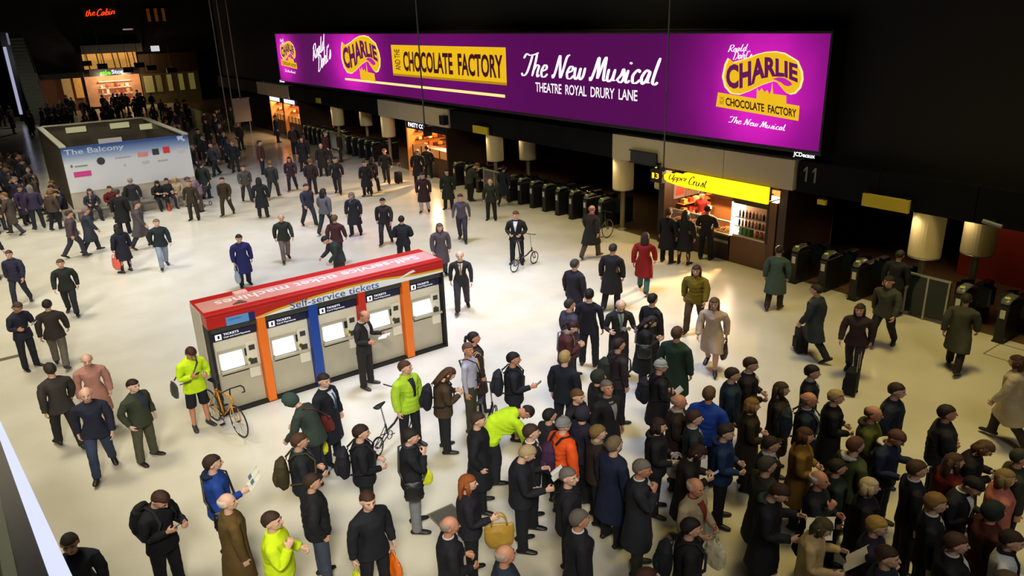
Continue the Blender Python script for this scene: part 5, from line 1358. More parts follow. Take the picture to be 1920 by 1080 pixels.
# bench along the front of the hoarding
bn = thing('bench', 'long low bench along the front of the white hoarding', 'bench', ((BX0 + BX1) / 2, BY0 - .3, 0))
MB().box(BX0 - .1, BX1 + .1, BY0 - .5, BY0 - .02, .40, .46).build('seat', mat('bench_seat', '#8a8170', .5), bn, bevel=.015)
for x in (BX0, BX0 + 1.6, BX0 + 3.2, BX1): MB().box(x - .04, x + .04, BY0 - .45, BY0 - .06, 0, .40).build('leg', STEEL, bn)
bn = thing('bench', 'low bench along the left side of the white hoarding', 'bench', (BX0 - .3, BY0 + 1.6, 0))
MB().box(BX0 - .5, BX0 - .02, BY0 + .1, BY0 + 4.5, .40, .46).build('seat', mat('bench_seat', '#8a8170', .5), bn, bevel=.015)
for y in (BY0 + .3, BY0 + 2.3, BY0 + 4.3): MB().box(BX0 - .45, BX0 - .06, y - .04, y + .04, 0, .40).build('leg', STEEL, bn)

# ------------------------------------------------------------------ far end of the concourse
fe = thing('convenience_shop', 'far lit convenience shop with amber panel under green and white sign', 'shop', (13.5, 84, 0))
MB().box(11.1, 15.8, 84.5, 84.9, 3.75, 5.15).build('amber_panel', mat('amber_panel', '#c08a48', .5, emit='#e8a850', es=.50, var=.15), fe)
MB().box(11.0, 16.4, 84.0, 84.9, 5.15, 5.95).build('canopy', mat('canopy_grey', '#3a3c3c', .6), fe, bevel=.02)
for j in range(7): MB().cyl((11.5 + j * .68 + (.2 if j % 2 else 0), 84.3, 3.6), (11.4 + j * .68 + (.2 if j % 2 else 0), 84.3, 5.15), .05, 8).build('mullion', BLACK, fe)
MB().box(11.3, 14.9, 83.8, 84.1, 3.10, 3.72).build('sign_board', mat('sign_charcoal', '#2c2e30', .5), fe)
lettering('lettering', 'Whi', mat('dim_letter', '#3c4a50', .6, var=0), fe, lambda u, v: (11.50 + .62 * u, 83.79, 3.20 + .40 * v))
lettering('lettering', 'stle', glow('lit_green', '#5fdc18', 1.5), fe, lambda u, v: (12.18 + .95 * u, 83.79, 3.18 + .42 * v), bold=.03)
lettering('lettering', 'Stop', glow('lit_pale', '#cfd8ff', 1.5), fe, lambda u, v: (13.2 + 1.15 * u, 83.79, 3.12 + .50 * v), bold=.03)
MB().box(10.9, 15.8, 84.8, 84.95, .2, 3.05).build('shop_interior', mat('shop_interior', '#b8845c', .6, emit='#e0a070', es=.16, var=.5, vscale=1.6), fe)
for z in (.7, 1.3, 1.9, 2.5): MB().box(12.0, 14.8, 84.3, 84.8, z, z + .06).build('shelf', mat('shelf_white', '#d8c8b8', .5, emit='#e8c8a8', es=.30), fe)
for j in range(18): MB().box(12.1 + (j % 6) * .44, 12.1 + (j % 6) * .44 + .16 + .06 * (j % 3), 84.25, 84.6, .76 + (j // 6) * .60, 1.0 + (j // 6) * .60 + .07 * (j % 4)).build('goods_block', mat('goods', ['#a83a2a', '#d8a070', '#e8d8c8', '#8a4a3a', '#c87848'][j % 5], .5), fe)
for j in range(2): lamp('shop_light', (12.4 + 2 * j, 83.2, 2.9), 190, (1, .72, .45))
t = thing('shop_unit', 'dim brown shop unit left of the far convenience shop', 'shop', (8.8, 84.2, 0))
MB().box(7.0, 10.7, 83.2, 84.9, 3.10, 3.60).build('awning', mat('awning_grey', '#3c403e', .6), t, bevel=.03)
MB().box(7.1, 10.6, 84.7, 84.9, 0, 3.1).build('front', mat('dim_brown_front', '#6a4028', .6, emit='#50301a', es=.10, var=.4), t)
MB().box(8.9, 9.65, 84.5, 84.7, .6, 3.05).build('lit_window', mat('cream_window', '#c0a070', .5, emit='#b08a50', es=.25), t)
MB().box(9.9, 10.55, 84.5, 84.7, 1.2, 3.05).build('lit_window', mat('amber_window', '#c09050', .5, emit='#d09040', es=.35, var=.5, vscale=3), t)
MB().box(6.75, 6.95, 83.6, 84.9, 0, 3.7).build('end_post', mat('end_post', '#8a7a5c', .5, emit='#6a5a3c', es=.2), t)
t = thing('shop_unit', 'dim green-grey shop front right of the far convenience shop', 'shop', (18, 84.2, 0))
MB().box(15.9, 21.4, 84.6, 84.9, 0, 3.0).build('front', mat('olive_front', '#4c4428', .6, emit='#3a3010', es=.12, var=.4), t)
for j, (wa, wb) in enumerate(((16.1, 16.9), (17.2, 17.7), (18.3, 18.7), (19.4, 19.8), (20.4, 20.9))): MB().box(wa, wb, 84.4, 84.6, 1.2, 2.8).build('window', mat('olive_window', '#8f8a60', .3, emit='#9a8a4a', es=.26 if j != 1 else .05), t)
MB().box(15.9, 21.4, 84.2, 84.6, 3.0, 4.9).build('fascia', mat('brown_fascia', '#33200c', .6, var=.3), t)
lamp('shop_light', (16.6, 82.5, 4.6), 45, (1, .62, .25))
t = thing('neon_sign', 'red neon script sign high on the far dark wall', 'sign', (13.2, 84.6, 8))
NEON = glow('neon_red', '#ff3a10', 2.0)
script('lettering', 'the', NEON, t, lambda u, v: (12.05 + .85 * u, 84.0, 8.50 + .55 * v + .10 * u), .9)
script('lettering', 'Cabin', NEON, t, lambda u, v: (12.98 + 1.62 * u, 84.0, 8.50 + .62 * v + .14 * u), .9)
MB().box(11.8, 14.8, 84.1, 84.2, 8.25, 9.5).box(11.8, 12.0, 84.2, 85.0, 8.6, 8.8).box(14.6, 14.8, 84.2, 85.0, 8.6, 8.8).build('backing_board', BLACK, t)
for (j, x) in enumerate((17.7, 18.4, 19.1)):
    t = thing('upper_window', ['leftmost', 'middle', 'rightmost'][j] + ' of three narrow orange-lit windows high on far wall', 'window', (x, 84.9, 7.9), group='orange upper windows')
    MB().box(x - .15, x + .15, 84.85, 84.97, 7.9, 9.1).build('pane', glow('orange_window', '#8a4a18', .22), t); MB().box(x - .22, x - .15, 84.8, 85.0, 7.85, 9.15).box(x + .15, x + .22, 84.8, 85.0, 7.85, 9.15).build('frame', DKMETAL, t)
# lit white sign plates and dark hanging screens
for (px, py, Y, w_, h_, mt, lab) in ((291, 91, 80, .75, .5, glow('white_plate_lit', '#d8d8dc', .9), 'small white lit sign high right of the far shop'), (240, 55, 82, .9, .12, glow('pinkish_lit', '#c8a098', .5), 'tiny pale lit strip on the far upper wall')):
    q = onY(px, py, Y); t = thing('wall_sign', lab, 'sign', q); MB().box(q[0] - w_ / 2, q[0] + w_ / 2, Y, Y + .08, q[2] - h_ / 2, q[2] + h_ / 2).build('face', mt, t, bevel=.01); MB().box(q[0] - .04, q[0] + .04, Y + .08, 85.0, q[2] - .04, q[2] + .04).build('arm', DKMETAL, t)
for i, (px, py, Y) in enumerate(((261, 122, 76), (284, 127, 76), (322, 132, 75), (192, 124, 79), (162, 119, 79), (240, 131, 79))):
    q = onY(px, py, Y); t = thing('hanging_display', ['first', 'second', 'third', 'fourth', 'fifth', 'sixth'][i] + ' dark display hanging before the far shops', 'display', q, group='dark displays before the far shops')
    MB().box(q[0] - .42, q[0] + .42, Y - .12, Y + .12, q[2] - .22, q[2] + .22).build('housing', BLACK, t, bevel=.03)
    MB().cyl((q[0], Y, q[2] + .2), (q[0], Y, 22), .025, 6).build('drop_rod', DKMETAL, t)
# pale staircase at the far left with a lit post
st = thing('staircase', 'dim stone staircase rising at the far left edge', 'staircase', (5.4, 78, 0))
STONE = mat('stair_stone', '#6a6a5c', .7, var=.15)
for j in range(24):
    MB().box(5.25, 6.55, 75 + j * .36, 75.36 + j * .36, 0 if j < 2 else j * .28 - .35, (j + 1) * .285).build('step', STONE, st)
MB().hexa([(5.22, 75, 0), (5.25, 75, 0), (5.25, 83.6, 6.6), (5.22, 83.6, 6.6), (5.22, 75, .35), (5.25, 75, .35), (5.25, 83.6, 6.95), (5.22, 83.6, 6.95)]).build('left_parapet', mat('parapet', '#3c3d3a', .6), st)
MB().tube([(6.6, 75, .9), (6.6, 83.6, 7.5)], .03, 6).build('handrail', STEEL, st)
lamp('stair_light', (5.8, 73.0, 5.0), 150, (.95, .95, .8))  # added lamp without a fitting, brightens the steps
t = thing('light_column', 'tall thin white light column at the far left edge', 'light', (4.8, 79, 0))
MB().box(4.60, 4.84, 79.0, 79.2, .6, 6.2).build('tube', glow('strip_light', '#b4b6d8', .75), t, bevel=.03)
MB().box(5.05, 5.2, 79.0, 79.2, 6.35, 7.3).build('upper_tube', glow('strip_light_dim', '#9a9cb8', .4), t, bevel=.02)
MB().box(4.55, 5.2, 79.2, 79.3, 0, 7.4).build('mast', DKMETAL, t)

# ------------------------------------------------------------------ escalator edge right below the viewpoint
es = thing('escalator', 'dark escalator side with bright lit edge in the bottom left corner', 'escalator', (-.4, 7, 0))
P1 = Vector((-.43, 11.0, 2.62)); P2 = Vector((-.047, 3.0, 5.38)); ext = (P2 - P1) * .22; A_, B_ = P1, P2 + ext
def run(off0, off1, dz0, dz1, name, m, th=.05):
    a, b = A_, B_
    MB().hexa([(a.x - off1, a.y, a.z + dz1 - th), (a.x - off0, a.y, a.z + dz0 - th), (b.x - off0, b.y, b.z + dz0 - th), (b.x - off1, b.y, b.z + dz1 - th),
               (a.x - off1, a.y, a.z + dz1), (a.x - off0, a.y, a.z + dz0), (b.x - off0, b.y, b.z + dz0), (b.x - off1, b.y, b.z + dz1)]).build(name, m, es)
run(-.01, .06, 0, 0, 'lit_edge', glow('edge_strip', '#d6dcff', 1.1), .04)
run(.06, .16, -.01, -.01, 'outer_deck', mat('deck_navy', '#0c1226', .25, .3), .5)
run(.16, .21, .0, .0, 'inner_trim', mat('trim_grey', '#5d6152', .4, .3), .06)
run(.21, .30, -.02, -.02, 'inner_deck', mat('deck_black', '#101210', .3, .2), .5)
run(.30, 1.30, -.55, -.55, 'tread_bed', mat('tread_grey', '#4c4c46', .5, .3), .1)
run(1.30, 1.55, 0, 0, 'far_deck', mat('deck_navy', '#0c1226', .25, .3), .5)
nst = 26
for j in range(nst):
    t_ = (j + .5) / nst; c = A_.lerp(B_, t_)
    MB().box(c.x - 1.28, c.x - .32, c.y - .17, c.y + .17, c.z - .56, c.z - .44).build('tread', STEEL, es)
# access covers set in the floor
HATCH = mat('access_cover', '#5b5648', .55, .2, var=.15)
for (px, py, sx, sy, lab, hollow) in ((838, 968, .42, .42, 'square grey access cover in the floor beside the mustard bag', False), (1898, 665, .8, .8, 'thin square access frame in the floor at the right edge', True), (22, 670, .5, .16, 'small grey drain strip in the floor at the left edge', False)):
    x, y, _ = onZ(px, py); t = thing('floor_hatch', lab, 'floor hatch', (x, y, 0))
    if not hollow: MB().box(x - sx / 2, x + sx / 2, y - sy / 2, y + sy / 2, .0, .004).build('cover', HATCH, t)
    q = .025
    MB().box(x - sx / 2 - q, x + sx / 2 + q, y - sy / 2 - q, y - sy / 2, .0, .005).box(x - sx / 2 - q, x + sx / 2 + q, y + sy / 2, y + sy / 2 + q, .0, .005).box(x - sx / 2 - q, x - sx / 2, y - sy / 2, y + sy / 2, .0, .005).box(x + sx / 2, x + sx / 2 + q, y - sy / 2, y + sy / 2, .0, .005).build('frame', mat('cover_frame', '#8a826a', .4, .4), t)
# ------------------------------------------------------------------ the crowd
BK, BK2, NV, NV2, BR, GR, OL = '#14151a', '#1b1c20', '#141b2e', '#1a2440', '#2a2019', '#2c2d30', '#3a3a22'
HB, HD, HL_, HG, HW, HR, HBL = '#33231a', '#19130f', '#6b4d30', '#6e6a64', '#a8a29a', '#8a4a22', '#a88a58'
P = person
# --- left foreground
r = P('person in black coat looking down at phone, bottom left with backpack', 308, 926, 140, 'phone', 'jacket', '#101013', hair='short', hc='#3a2018')
backpack(r, '#121214', 'black backpack on the person with phone at bottom left'); phone(r, 'phone held by the black-coated person at bottom left')
r = P('person in royal blue jacket holding a folded newspaper, lower left', 395, 853, 85, 'elbow', 'jacket', '#1c3c86', lc='#1a2032', hc='#2e2019', sk='p', hood='#16203c')
newspaper(r, 'folded newspaper held by the person in royal blue jacket', .30, .26, 50, S='R'); shoulder_bag(r, '#101014', 'black shoulder bag behind the person in royal blue jacket', 1, .80)
P('person in olive-brown coat seen from behind right of blue jacket', 421, 925, 75, 'lookr', 'coat', '#5a4622', lc='#2c2a24', hair='bald', hc='#c9bcb0', sk='p', g=1.06)
r = P('person in bright yellow high-visibility jacket raising a hand to face, bottom edge', 505, 960, 105, 'face', 'puffer', '#c6e01c', lc='#1c2230', hc='#3a261c', sk='p')
P('person in dark grey jacket half hidden by the lit escalator edge', 126, 1003, 190, 'stride', 'jacket', '#23252c', lc='#20242e', h=1.72, hc='#3a352e')
r = P('person in black coat with olive backpack holding a camera', 560, 812, 85, 'hold', 'jacket', '#15181c', hc='#4a3020', sf='#3a5a70')
backpack(r, '#3d3620', 'olive backpack on person with camera'); phone(r, 'camera phone held by the person with olive backpack')
P('person in black jacket and blue jeans standing with feet apart, lower left', 583, 888, 85, 'pocket', 'puffer', '#121316', lc='#3a4150', hc='#33241c', g=1.05)
r = P('person in black zipped jacket looking down with orange carrier bag, bottom', 688, 922, 150, 'carry', 'jacket', '#131419', lc='#121318', hc='#3b2417', sk='p')
carrier(r, '#e06a14', 'orange carrier bag in the hand of person in black zipped jacket', 'L', .95); carrier(r, '#c6cf1c', 'yellow carrier bag beside the orange one at the bottom', 'R', .75)
r = P('person in black wearing a black backpack, gazing right below the kiosk', 676, 796, 88, 'hold', 'jacket', '#101116', lc='#10131a', hc='#2c1e18', sk='p')
backpack(r, '#16161c', 'black backpack on the person standing below the kiosk')
r = P('person in black jacket and pale grey trousers with hands raised, centre', 770, 804, 88, 'chin', 'jacket', '#121318', lc='#75767a', hc='#241d1a', sk='p', scarf='#20202a')
shoulder_bag(r, '#121216', 'black shoulder bag behind the person in pale grey trousers', 1, .82); carrier(r, '#cbd42a', 'yellow carrier bag held by the person in pale grey trousers', 'L', .62)
r = P('person in black jacket with mustard handbag on the arm, bottom centre', 876, 890, 88, 'elbow', 'jacket', '#14141a', legs='trousers', lc='#121216', hair='long', hc='#8a4a1e', sk='p', h=1.68)
handbag(r, '#a8842c', 'mustard yellow leather handbag carried on an arm, bottom centre', 'R', .36, sc=1.25)
P('person in black coat looking up at the bottom, left of mustard bag', 843, 968, 80, 'hold', 'coat', '#141418', hair='bald', hc='#8a7a70', sk='r', g=1.05, sf='#b8b6b4')
P('person in dark slate jacket at bottom edge under the mustard bag', 946, 1022, 80, 'stand', 'jacket', '#1c2430', hair='bald', hc='#9a8a7c', sk='r', g=1.06)
P('person in long black overcoat standing right of folding-bike rider, centre', 896, 773, 95, 'pocket', 'coat', '#121318', hc='#3a2a22', sk='p', h=1.72)
# --- by the kiosk
r = P('person in dark suit reading a white sheet in front of the ticket machines', 690, 724, 125, 'paper', 'suit', '#1c1a1a', lc='#1d1b1b', hair='bald', hc='#7a4a2a', sk='r', by='f', sf='#c9c6c2', h=1.80, g=1.06)
newspaper(r, 'white sheet held by the person in suit before the ticket machines', .24, .22, 20, ink=False, col='#d8d6d0', name='paper_sheet')
r = P('person in long navy overcoat, shirt and tie with a yellow bag', 606, 700, 130, 'carry', 'coat', '#11141c', lc='#11141c', hc='#2a1d18', sk='p', sf='#c6cad2', tie='#34506e')
carrier(r, '#cfd822', 'yellow carrier bag held by the person in navy overcoat', 'R', .8)
r = P('person in dark green hooded top with red lining, hurrying below the kiosk', 532, 742, 300, 'stoop', 'jacket', '#26302a', lc='#1c1e2a', hair='hood', hc='#2a3a34', sk='l')
shoulder_bag(r, '#5a1c18', 'dark red bag on the person in green hooded top', 1, .78)
r = P('person in lime high-visibility jacket standing with a folding bicycle', 757, 676, 145, 'lookl', 'puffer', '#a4c832', lc='#14161c', hc='#4a2c1c', sk='p', sf='#20242c', tie='#101216')
q = onZ(737, 832); folding_bike('black folding bicycle beside the person in lime jacket', q[0], q[1], math.radians(-60))
r = P('person in brown jacket with black backpack beside the lilac shirt', 850, 690, 80, 'phone', 'jacket', '#33271a', lc='#17161a', hair='long', hc='#4a3018', sk='p', h=1.68)
backpack(r, '#14141a', 'black backpack on the person beside the lilac shirt')
r = P('person in pale lilac shirt with a diagonal strap and olive trousers', 876, 642, 105, 'lookr', 'shirt', '#a6a4ba', lc='#2f2f20', hc='#5a4436', sk='r', h=1.80, g=1.04)
shoulder_bag(r, '#1a1a1c', 'dark bag slung across the lilac shirt', -1, .80)
r = P('person in dark brown coat behind the lilac shirt carrying a tan bag', 886, 622, 60, 'lookr', 'coat', '#251a18', hair='tied', hc='#1a1412', sk='r', h=1.70)
handbag(r, '#b49a6a', 'tan bag on the person behind the lilac shirt', 'R', .1, at=at_bone(r, 'chest', (.24, -.06, 1.16)), sc=.95)
q = onZ(915, 822); folding_bike('small folding bicycle partly hidden beside the long black overcoat', q[0], q[1], math.radians(-50))
# --- cyclist at the left of the kiosk
r = P('person in yellow high-visibility top and dark shorts using a phone by the kiosk', 380, 800, 160, 'phone', 'jacket', '#c2e21e', 'shorts', '#12141c', hc='#3a2218', sk='r', by='f', h=1.80, shoe='#2a2a2c', g=1.05)
phone(r, 'phone in the hands of the person in yellow top and shorts'); shoulder_bag(r, '#3a3c3a', 'dark strap bag worn over the yellow high-visibility top', 1, .82)
bicycle('yellow-framed racing bicycle standing beside the left end of the kiosk', 2.92, 13.76, math.radians(-168))
# --- left floor
P('person in dark green jacket standing alone left of the cyclist', 280, 860, 140, 'pocket', 'jacket', '#2a2f22', lc='#4a4a38', hair='short', hc='#2a1512', sk='f', by='f', h=1.62, sf='#20283a', shoe='#1a1210')
P('person in navy top and jeans walking toward the viewer, lower left', 158, 726, 185, 'stride', 'jacket', '#181a28', lc='#303a52', hair='bald', hc='#c9a898', sk='p', h=1.74)
P('person in salmon-pink coat just behind the navy top', 160, 664, 180, 'step', 'coat', '#a8766a', lc='#5a4a48', hair='bald', hc='#b8a294', sk='p', h=1.70)
P('person in charcoal jacket walking away at the left edge, lower', 90, 680, 350, 'stride2', 'jacket', '#2a2623', lc='#1c1a1a', hc='#2a241e', sk='l', h=1.74)
r = P('person in navy coat reading a leaflet at the left edge', 60, 690, 150, 'paper', 'jacket', '#1c1d2a', lc='#1b1c22', hc='#4a3a30', sk='r', by='f', h=1.70, g=1.06)
newspaper(r, 'small leaflet held by the person in navy coat at left edge', .20, .18, 30, ink=False, name='leaflet', col='#c9c8c4')
P('person in brown-black jacket and grey trousers walking, right of leaflet reader', 118, 688, 10, 'stride2', 'jacket', '#241f1b', lc='#5c564c', hc='#231d18', by='f', h=1.66)
P('person in dark purple padded jacket walking, upper left edge', 44, 572, 200, 'stride', 'puffer', '#1c1a2c', lc='#1d1e2a', hc='#40352c', by='f', h=1.66, g=1.06)
P('person in black jacket striding, right of the purple padded jacket', 138, 590, 190, 'stride2', 'jacket', '#171a17', lc='#191a1c', hc='#4a3a26', by='f', h=1.62)
P('person in black cut off by the left edge of the frame', -4, 520, 150, 'stride', 'jacket', '#15171c', by='f', h=1.66)
r = P('person in black coat carrying a red bag below the hoarding', 238, 510, 330, 'carry', 'coat', '#15151f', legs='skirt', lc='#15151f', hair='long', hc='#1c1614', by='f', h=1.60)
handbag(r, '#c85a4a', 'coral red shopping bag carried below the hoarding', 'L', .42, sc=1.2)
P('person in dark jacket and light blue jeans below the hoarding', 310, 503, 170, 'stride', 'jacket', '#141c1e', lc='#7c8a9a', hc='#6a5a44', by='f', h=1.66, sk='p')
P('person in long grey coat walking right below the hoarding', 270, 466, 100, 'stride2', 'coat', '#4a4448', lc='#24242a', hc='#3a342e', by='f', h=1.72)
P('person in black coat with back turned, just left of the long grey coat', 236, 438, 20, 'stand', 'coat', '#121415', hc='#3a3228', by='f', h=1.74)
P('person in mauve-grey coat walking, left of the black coat', 146, 483, 80, 'stride', 'jacket', '#4c4048', lc='#26262e', hc='#3a2c24', by='f', h=1.66)
P('person in dark blue coat walking beside the mauve-grey coat', 176, 474, 80, 'stride2', 'coat', '#262834', lc='#22242c', hc='#7a6a60', by='f', h=1.62)
P('person in dark brown suit standing at the right end of the hoarding bench', 366, 412, 200, 'stand', 'suit', '#2a241c', lc='#26221c', hc='#5a4e42', by='f', h=1.64)
P('person in dark green coat standing behind the right corner of the hoarding', 388, 372, 30, 'stand', 'coat', '#1e2420', lc='#202a3c', hc='#2a2420', by='f', h=1.70)
P('person in light padded patterned coat bending by the pushchair', 378, 396, 260, 'stoop', 'puffer', '#7a6470', lc='#5c5058', hc='#4a3a34', by='f', h=1.62)
# pushchair
q = onZ(372, 392); pc = thing('pushchair', 'folding pushchair with white tube frame at the hoarding right corner', 'pushchair', (q[0] + .3, q[1] + .5, 0), .6)
for s in (1, -1):
    MB().tube([(s * .22, .35, .12), (s * .22, .0, .45), (s * .22, -.35, 1.0)], .016, 8).build('frame_tube', mat('white_tube', '#c9c9c9', .4), pc, world=False)
    MB().cyl((s * .22, -.25, .10), (s * .22, .0, .45), .014, 8).build('rear_leg', STEEL, pc, world=False)
    for yy in (.36, -.27): MB().torus((s * .22, yy, .09), .075, .016, 18, 7, 'x').build('wheel', BLACK, pc, world=False)
MB().hexa([(-.2, -.12, .40), (.2, -.12, .40), (.2, .22, .44), (-.2, .22, .44), (-.2, -.12, .45), (.2, -.12, .45), (.2, .22, .49), (-.2, .22, .49)]).build('seat', cloth('#2a2a34'), pc, world=False)
MB().hexa([(-.2, -.30, .85), (.2, -.30, .85), (.2, -.10, .44), (-.2, -.10, .44), (-.2, -.26, .88), (.2, -.26, .88), (.2, -.06, .46), (-.2, -.06, .46)]).build('backrest', cloth('#2a2a34'), pc, world=False)
# --- seated along the hoarding
SEAT = [(3.75, 'sit', '#24222a', '#1c1c24', 'long', '#3a2c22', 'person in dark top and grey scarf seated leftmost on the front bench', '#8a8a8c'),
        (4.48, 'sit', '#5a1c1a', '#7a7470', 'short', '#3a2a20', 'person in dark red jumper seated on the front bench', None),
        (5.15, 'sit2', '#16181a', '#16181a', 'short', '#a89a80', 'person in black top seated right of the dark red jumper', None),
        (6.30, 'sit2', '#14161a', '#1a1a1e', 'long', '#1c1614', 'person in black reading papers seated at the bench centre right', None),
        (6.72, 'sit', '#1c1a1c', '#1c1c22', 'short', '#2a201a', 'person in black seated next to the cream coat on bench', None),
        (7.06, 'sit', '#b4a488', '#8a7a68', 'bob', '#b09a70', 'person in cream coat seated near the right end of the front bench', None)]
for (x, po, tc, lc, ha, hc, lab, scf) in SEAT:
    r = P(lab, 0, 0, 0, po, 'jacket', tc, lc=lc, hair=ha, hc=hc, world=(x, BY0 - .30), az=180 + random.uniform(-10, 10), h=1.66, scarf=scf, group='people seated round the hoarding')
    if 'papers' in lab: newspaper(r, 'white papers on the lap of the seated reader', .26, .2, 20, ink=False, col='#cfccc4', name='paper_sheet')
for (y, po, tc, lc, ha, hc, lab) in ((BY0 + .5, 'sit2', '#1a1c26', '#17181f', 'short', '#1c1612', 'person in black seated at the front end of the side bench'), (BY0 + 1.2, 'sit', '#20265a', '#1c2430', 'short', '#3a2a20', 'person in purple-blue jacket seated on the side bench'),
                                     (BY0 + 2.0, 'sit2', '#b8a818', '#2a2a20', 'short', '#2a201a', 'person in yellow top seated on the side bench'), (BY0 + 2.9, 'sit', '#6a2a1a', '#4a2a1c', 'curly', '#6a5224', 'person in rust-red coat seated on the side bench')):
    P(lab, 0, 0, 0, po, 'jacket', tc, lc=lc, hair=ha, hc=hc, world=(BX0 - .30, y), az=-90 + random.uniform(-12, 12), h=1.66, group='people seated round the hoarding')
r = P('person in grey and black standing with back to seated row at hoarding', 258, 408, 0, 'stand', 'jacket', '#1c1c20', lc='#55555c', hair='short', hc='#8a8478', by='f', h=1.68)
t_ = Vector(onZ(318, 395)); handbag(r, '#d0421c', 'bright orange-red bag on the floor before the front bench', at=t_, drop=0.0, sc=.9)
# --- far walkers in front of the gates
FW = [(428, 404, 200, 'stride', '#2a2018', 'jacket', '#2a2420', 'person in brown jacket walking right of the hoarding'),
      (465, 378, 170, 'stride2', '#4a4a48', 'jacket', '#2a2a30', 'person in grey jacket walking, right of the brown jacket'),
      (495, 408, 10, 'stand', '#16171a', 'coat', '#1c1c20', 'person in long black coat standing left of the walkers row'),
      (515, 372, 20, 'stride', '#24262a', 'jacket', '#24262a', 'person in charcoal beside the long black coat'),
      (538, 490, 170, 'stride', '#20241e', 'jacket', '#6a5a5a', 'person in dark top walking alone above the kiosk left end'),
      (462, 537, 170, 'step', '#222458', 'coat', '#1a1a28', 'person in violet-blue coat with pale bag behind the kiosk left end'),
      (582, 424, 150, 'stride2', '#222430', 'jacket', '#1e2028', 'person in dark blue-grey jacket walking, above kiosk left half'),
      (614, 438, 30, 'stride', '#5c5c62', 'jacket', '#1c2026', 'person in mid-grey jacket walking above the kiosk'),
      (636, 494, 20, 'stride2', '#3a1e20', 'jacket', '#241a1c', 'person in maroon jacket walking right behind the kiosk'),
      (668, 442, 200, 'step', '#1a1a22', 'coat', '#1a1a22', 'person in long dark coat with mauve scarf above the kiosk'),
      (725, 458, 190, 'stride', '#1f1b20', 'jacket', '#241f2a', 'person in black jacket striding above the kiosk right half'),
      (868, 452, 190, 'stride2', '#4c4654', 'shirt', '#2a2632', 'person in mauve-grey shirt striding right of the kiosk top'),
      (550, 358, 190, 'stride', '#2a1c26', 'jacket', '#1c1c28', 'person in plum jacket walking in the far middle row'),
      (588, 364, 20, 'stand', '#241a20', 'puffer', '#201a22', 'person in dark plum padded jacket in the far middle row'),
      (608, 330, 190, 'stand', '#1c1814', 'coat', '#1c1814', 'person in dark brown coat standing behind the plum padded jacket'),
      (635, 364, 190, 'stride2', '#1a161c', 'jacket', '#1a1a20', 'person in black jacket right of the plum padded jacket'),
      (690, 368, 200, 'step', '#15141a', 'coat', '#15141a', 'person in black coat at the centre of the far row'),
      (702, 362, 30, 'stride', '#201418', 'jacket', '#15141a', 'person in black and dark red beside the far black coat'),
      (726, 344, 190, 'stride2', '#181416', 'jacket', '#1c1818', 'person in black jacket walking left of the pasty shop light'),
      (786, 346, 10, 'stand', '#12141a', 'coat', '#12141a', 'person in black coat facing the pasty shop, left one'),
      (804, 334, 10, 'stand', '#181a1c', 'jacket', '#181a1c', 'person in black jacket facing the pasty shop, right one'),
      (797, 398, 190, 'step', '#281618', 'coat', '#b8a8a0', 'person in dark maroon coat and pale tights before the pasty shop'),
      (842, 392, 200, 'stand', '#1b1c12', 'coat', '#1b1c12', 'person in dark olive coat right of the pasty shop'),
      (882, 376, 80, 'stoop', '#2c2c22', 'jacket', '#17170f', 'person in grey-olive jacket stooping before the gates'),
      (922, 412, 190, 'stand', '#191c14', 'jacket', '#14160f', 'person in dark olive jacket standing near centre gates'),
      (946, 384, 20, 'stride', '#15181c', 'coat', '#15181c', 'person in black coat at the left end of centre gates')]
for i, (px, py, fc, po, tc, tp, lc, lab) in enumerate(FW):
    P(lab, px, py, fc, po, tp, tc, lc=lc, by='f', h=1.60 + .03 * (i % 4), hair=['short', 'short', 'long', 'curly', 'bald'][i % 5] if 'scarf' not in lab else 'bob', hc=[HD, HB, HD, HL_, HG][i % 5], scarf='#8a7a8c' if 'scarf' in lab else None, group='walkers in the far half')
q = onZ(748, 344); suitcase(q[0], q[1], .4, 'dark wheeled suitcase standing alone before the pasty shop', '#1a1012')
q = onZ(482, 528); 
r = PEOPLE[[p['e']['label'] for p in PEOPLE].index('person in violet-blue coat with pale bag behind the kiosk left end')]
handbag(r, '#8f9cae', 'pale blue bag carried behind the kiosk left end', 'R', .40, sc=1.2)
P('person in dark padded jacket with back turned behind the kiosk right half', 752, 404, 5, 'hold', 'puffer', '#15161c', lc='#17181c', hair='short', hc='#17110e', h=1.70)
P('person in dark green jacket crouched over a bag behind the kiosk', 603, 446, 250, 'stoop', 'jacket', '#1e2422', lc='#2a221c', hair='short', hc='#14120f', h=1.72)
P('person in dark grey coat right behind the kiosk corner', 824, 418, 170, 'step', 'coat', '#3a3338', lc='#2c282e', hair='long', hc='#4a423c', h=1.70)
P('person in dark suit and pale tie walking toward viewer right of the kiosk', 868, 584, 180, 'stride', 'suit', '#1c1a1c', lc='#242226', hair='bald', hc='#a89a90', sk='p', by='f', sf='#c4bcae', tie='#8a7a5a', h=1.70)
r = P('person in black jacket with white strap standing with folding bicycle, centre', 970, 494, 190, 'hold', 'jacket', '#141312', lc='#16181c', hc='#4a2e22', by='f', h=1.72, sf='#c8c8c8')
q = onZ(970, 500); folding_bike('folding bicycle held by the person with white strap at centre', q[0] + .1, q[1] - .25, math.radians(-75))
r = P('person in dark coat and red scarf walking past the gates with bicycle', 1108, 484, 30, 'stride', 'coat', '#1d1a16', lc='#3a3226', hair='bald', hc='#8a5a50', by='f', scarf='#b83a44', h=1.72)
q = onZ(1122, 452); bicycle('dark bicycle by the gates behind the red scarf', q[0], q[1], math.radians(-80), '#1c2022', drop=False)
P('person in long black coat left of the gate-side crowd', 1146, 580, 20, 'step', 'coat', '#151214', lc='#151214', hc='#2a2420', by='f', h=1.78)
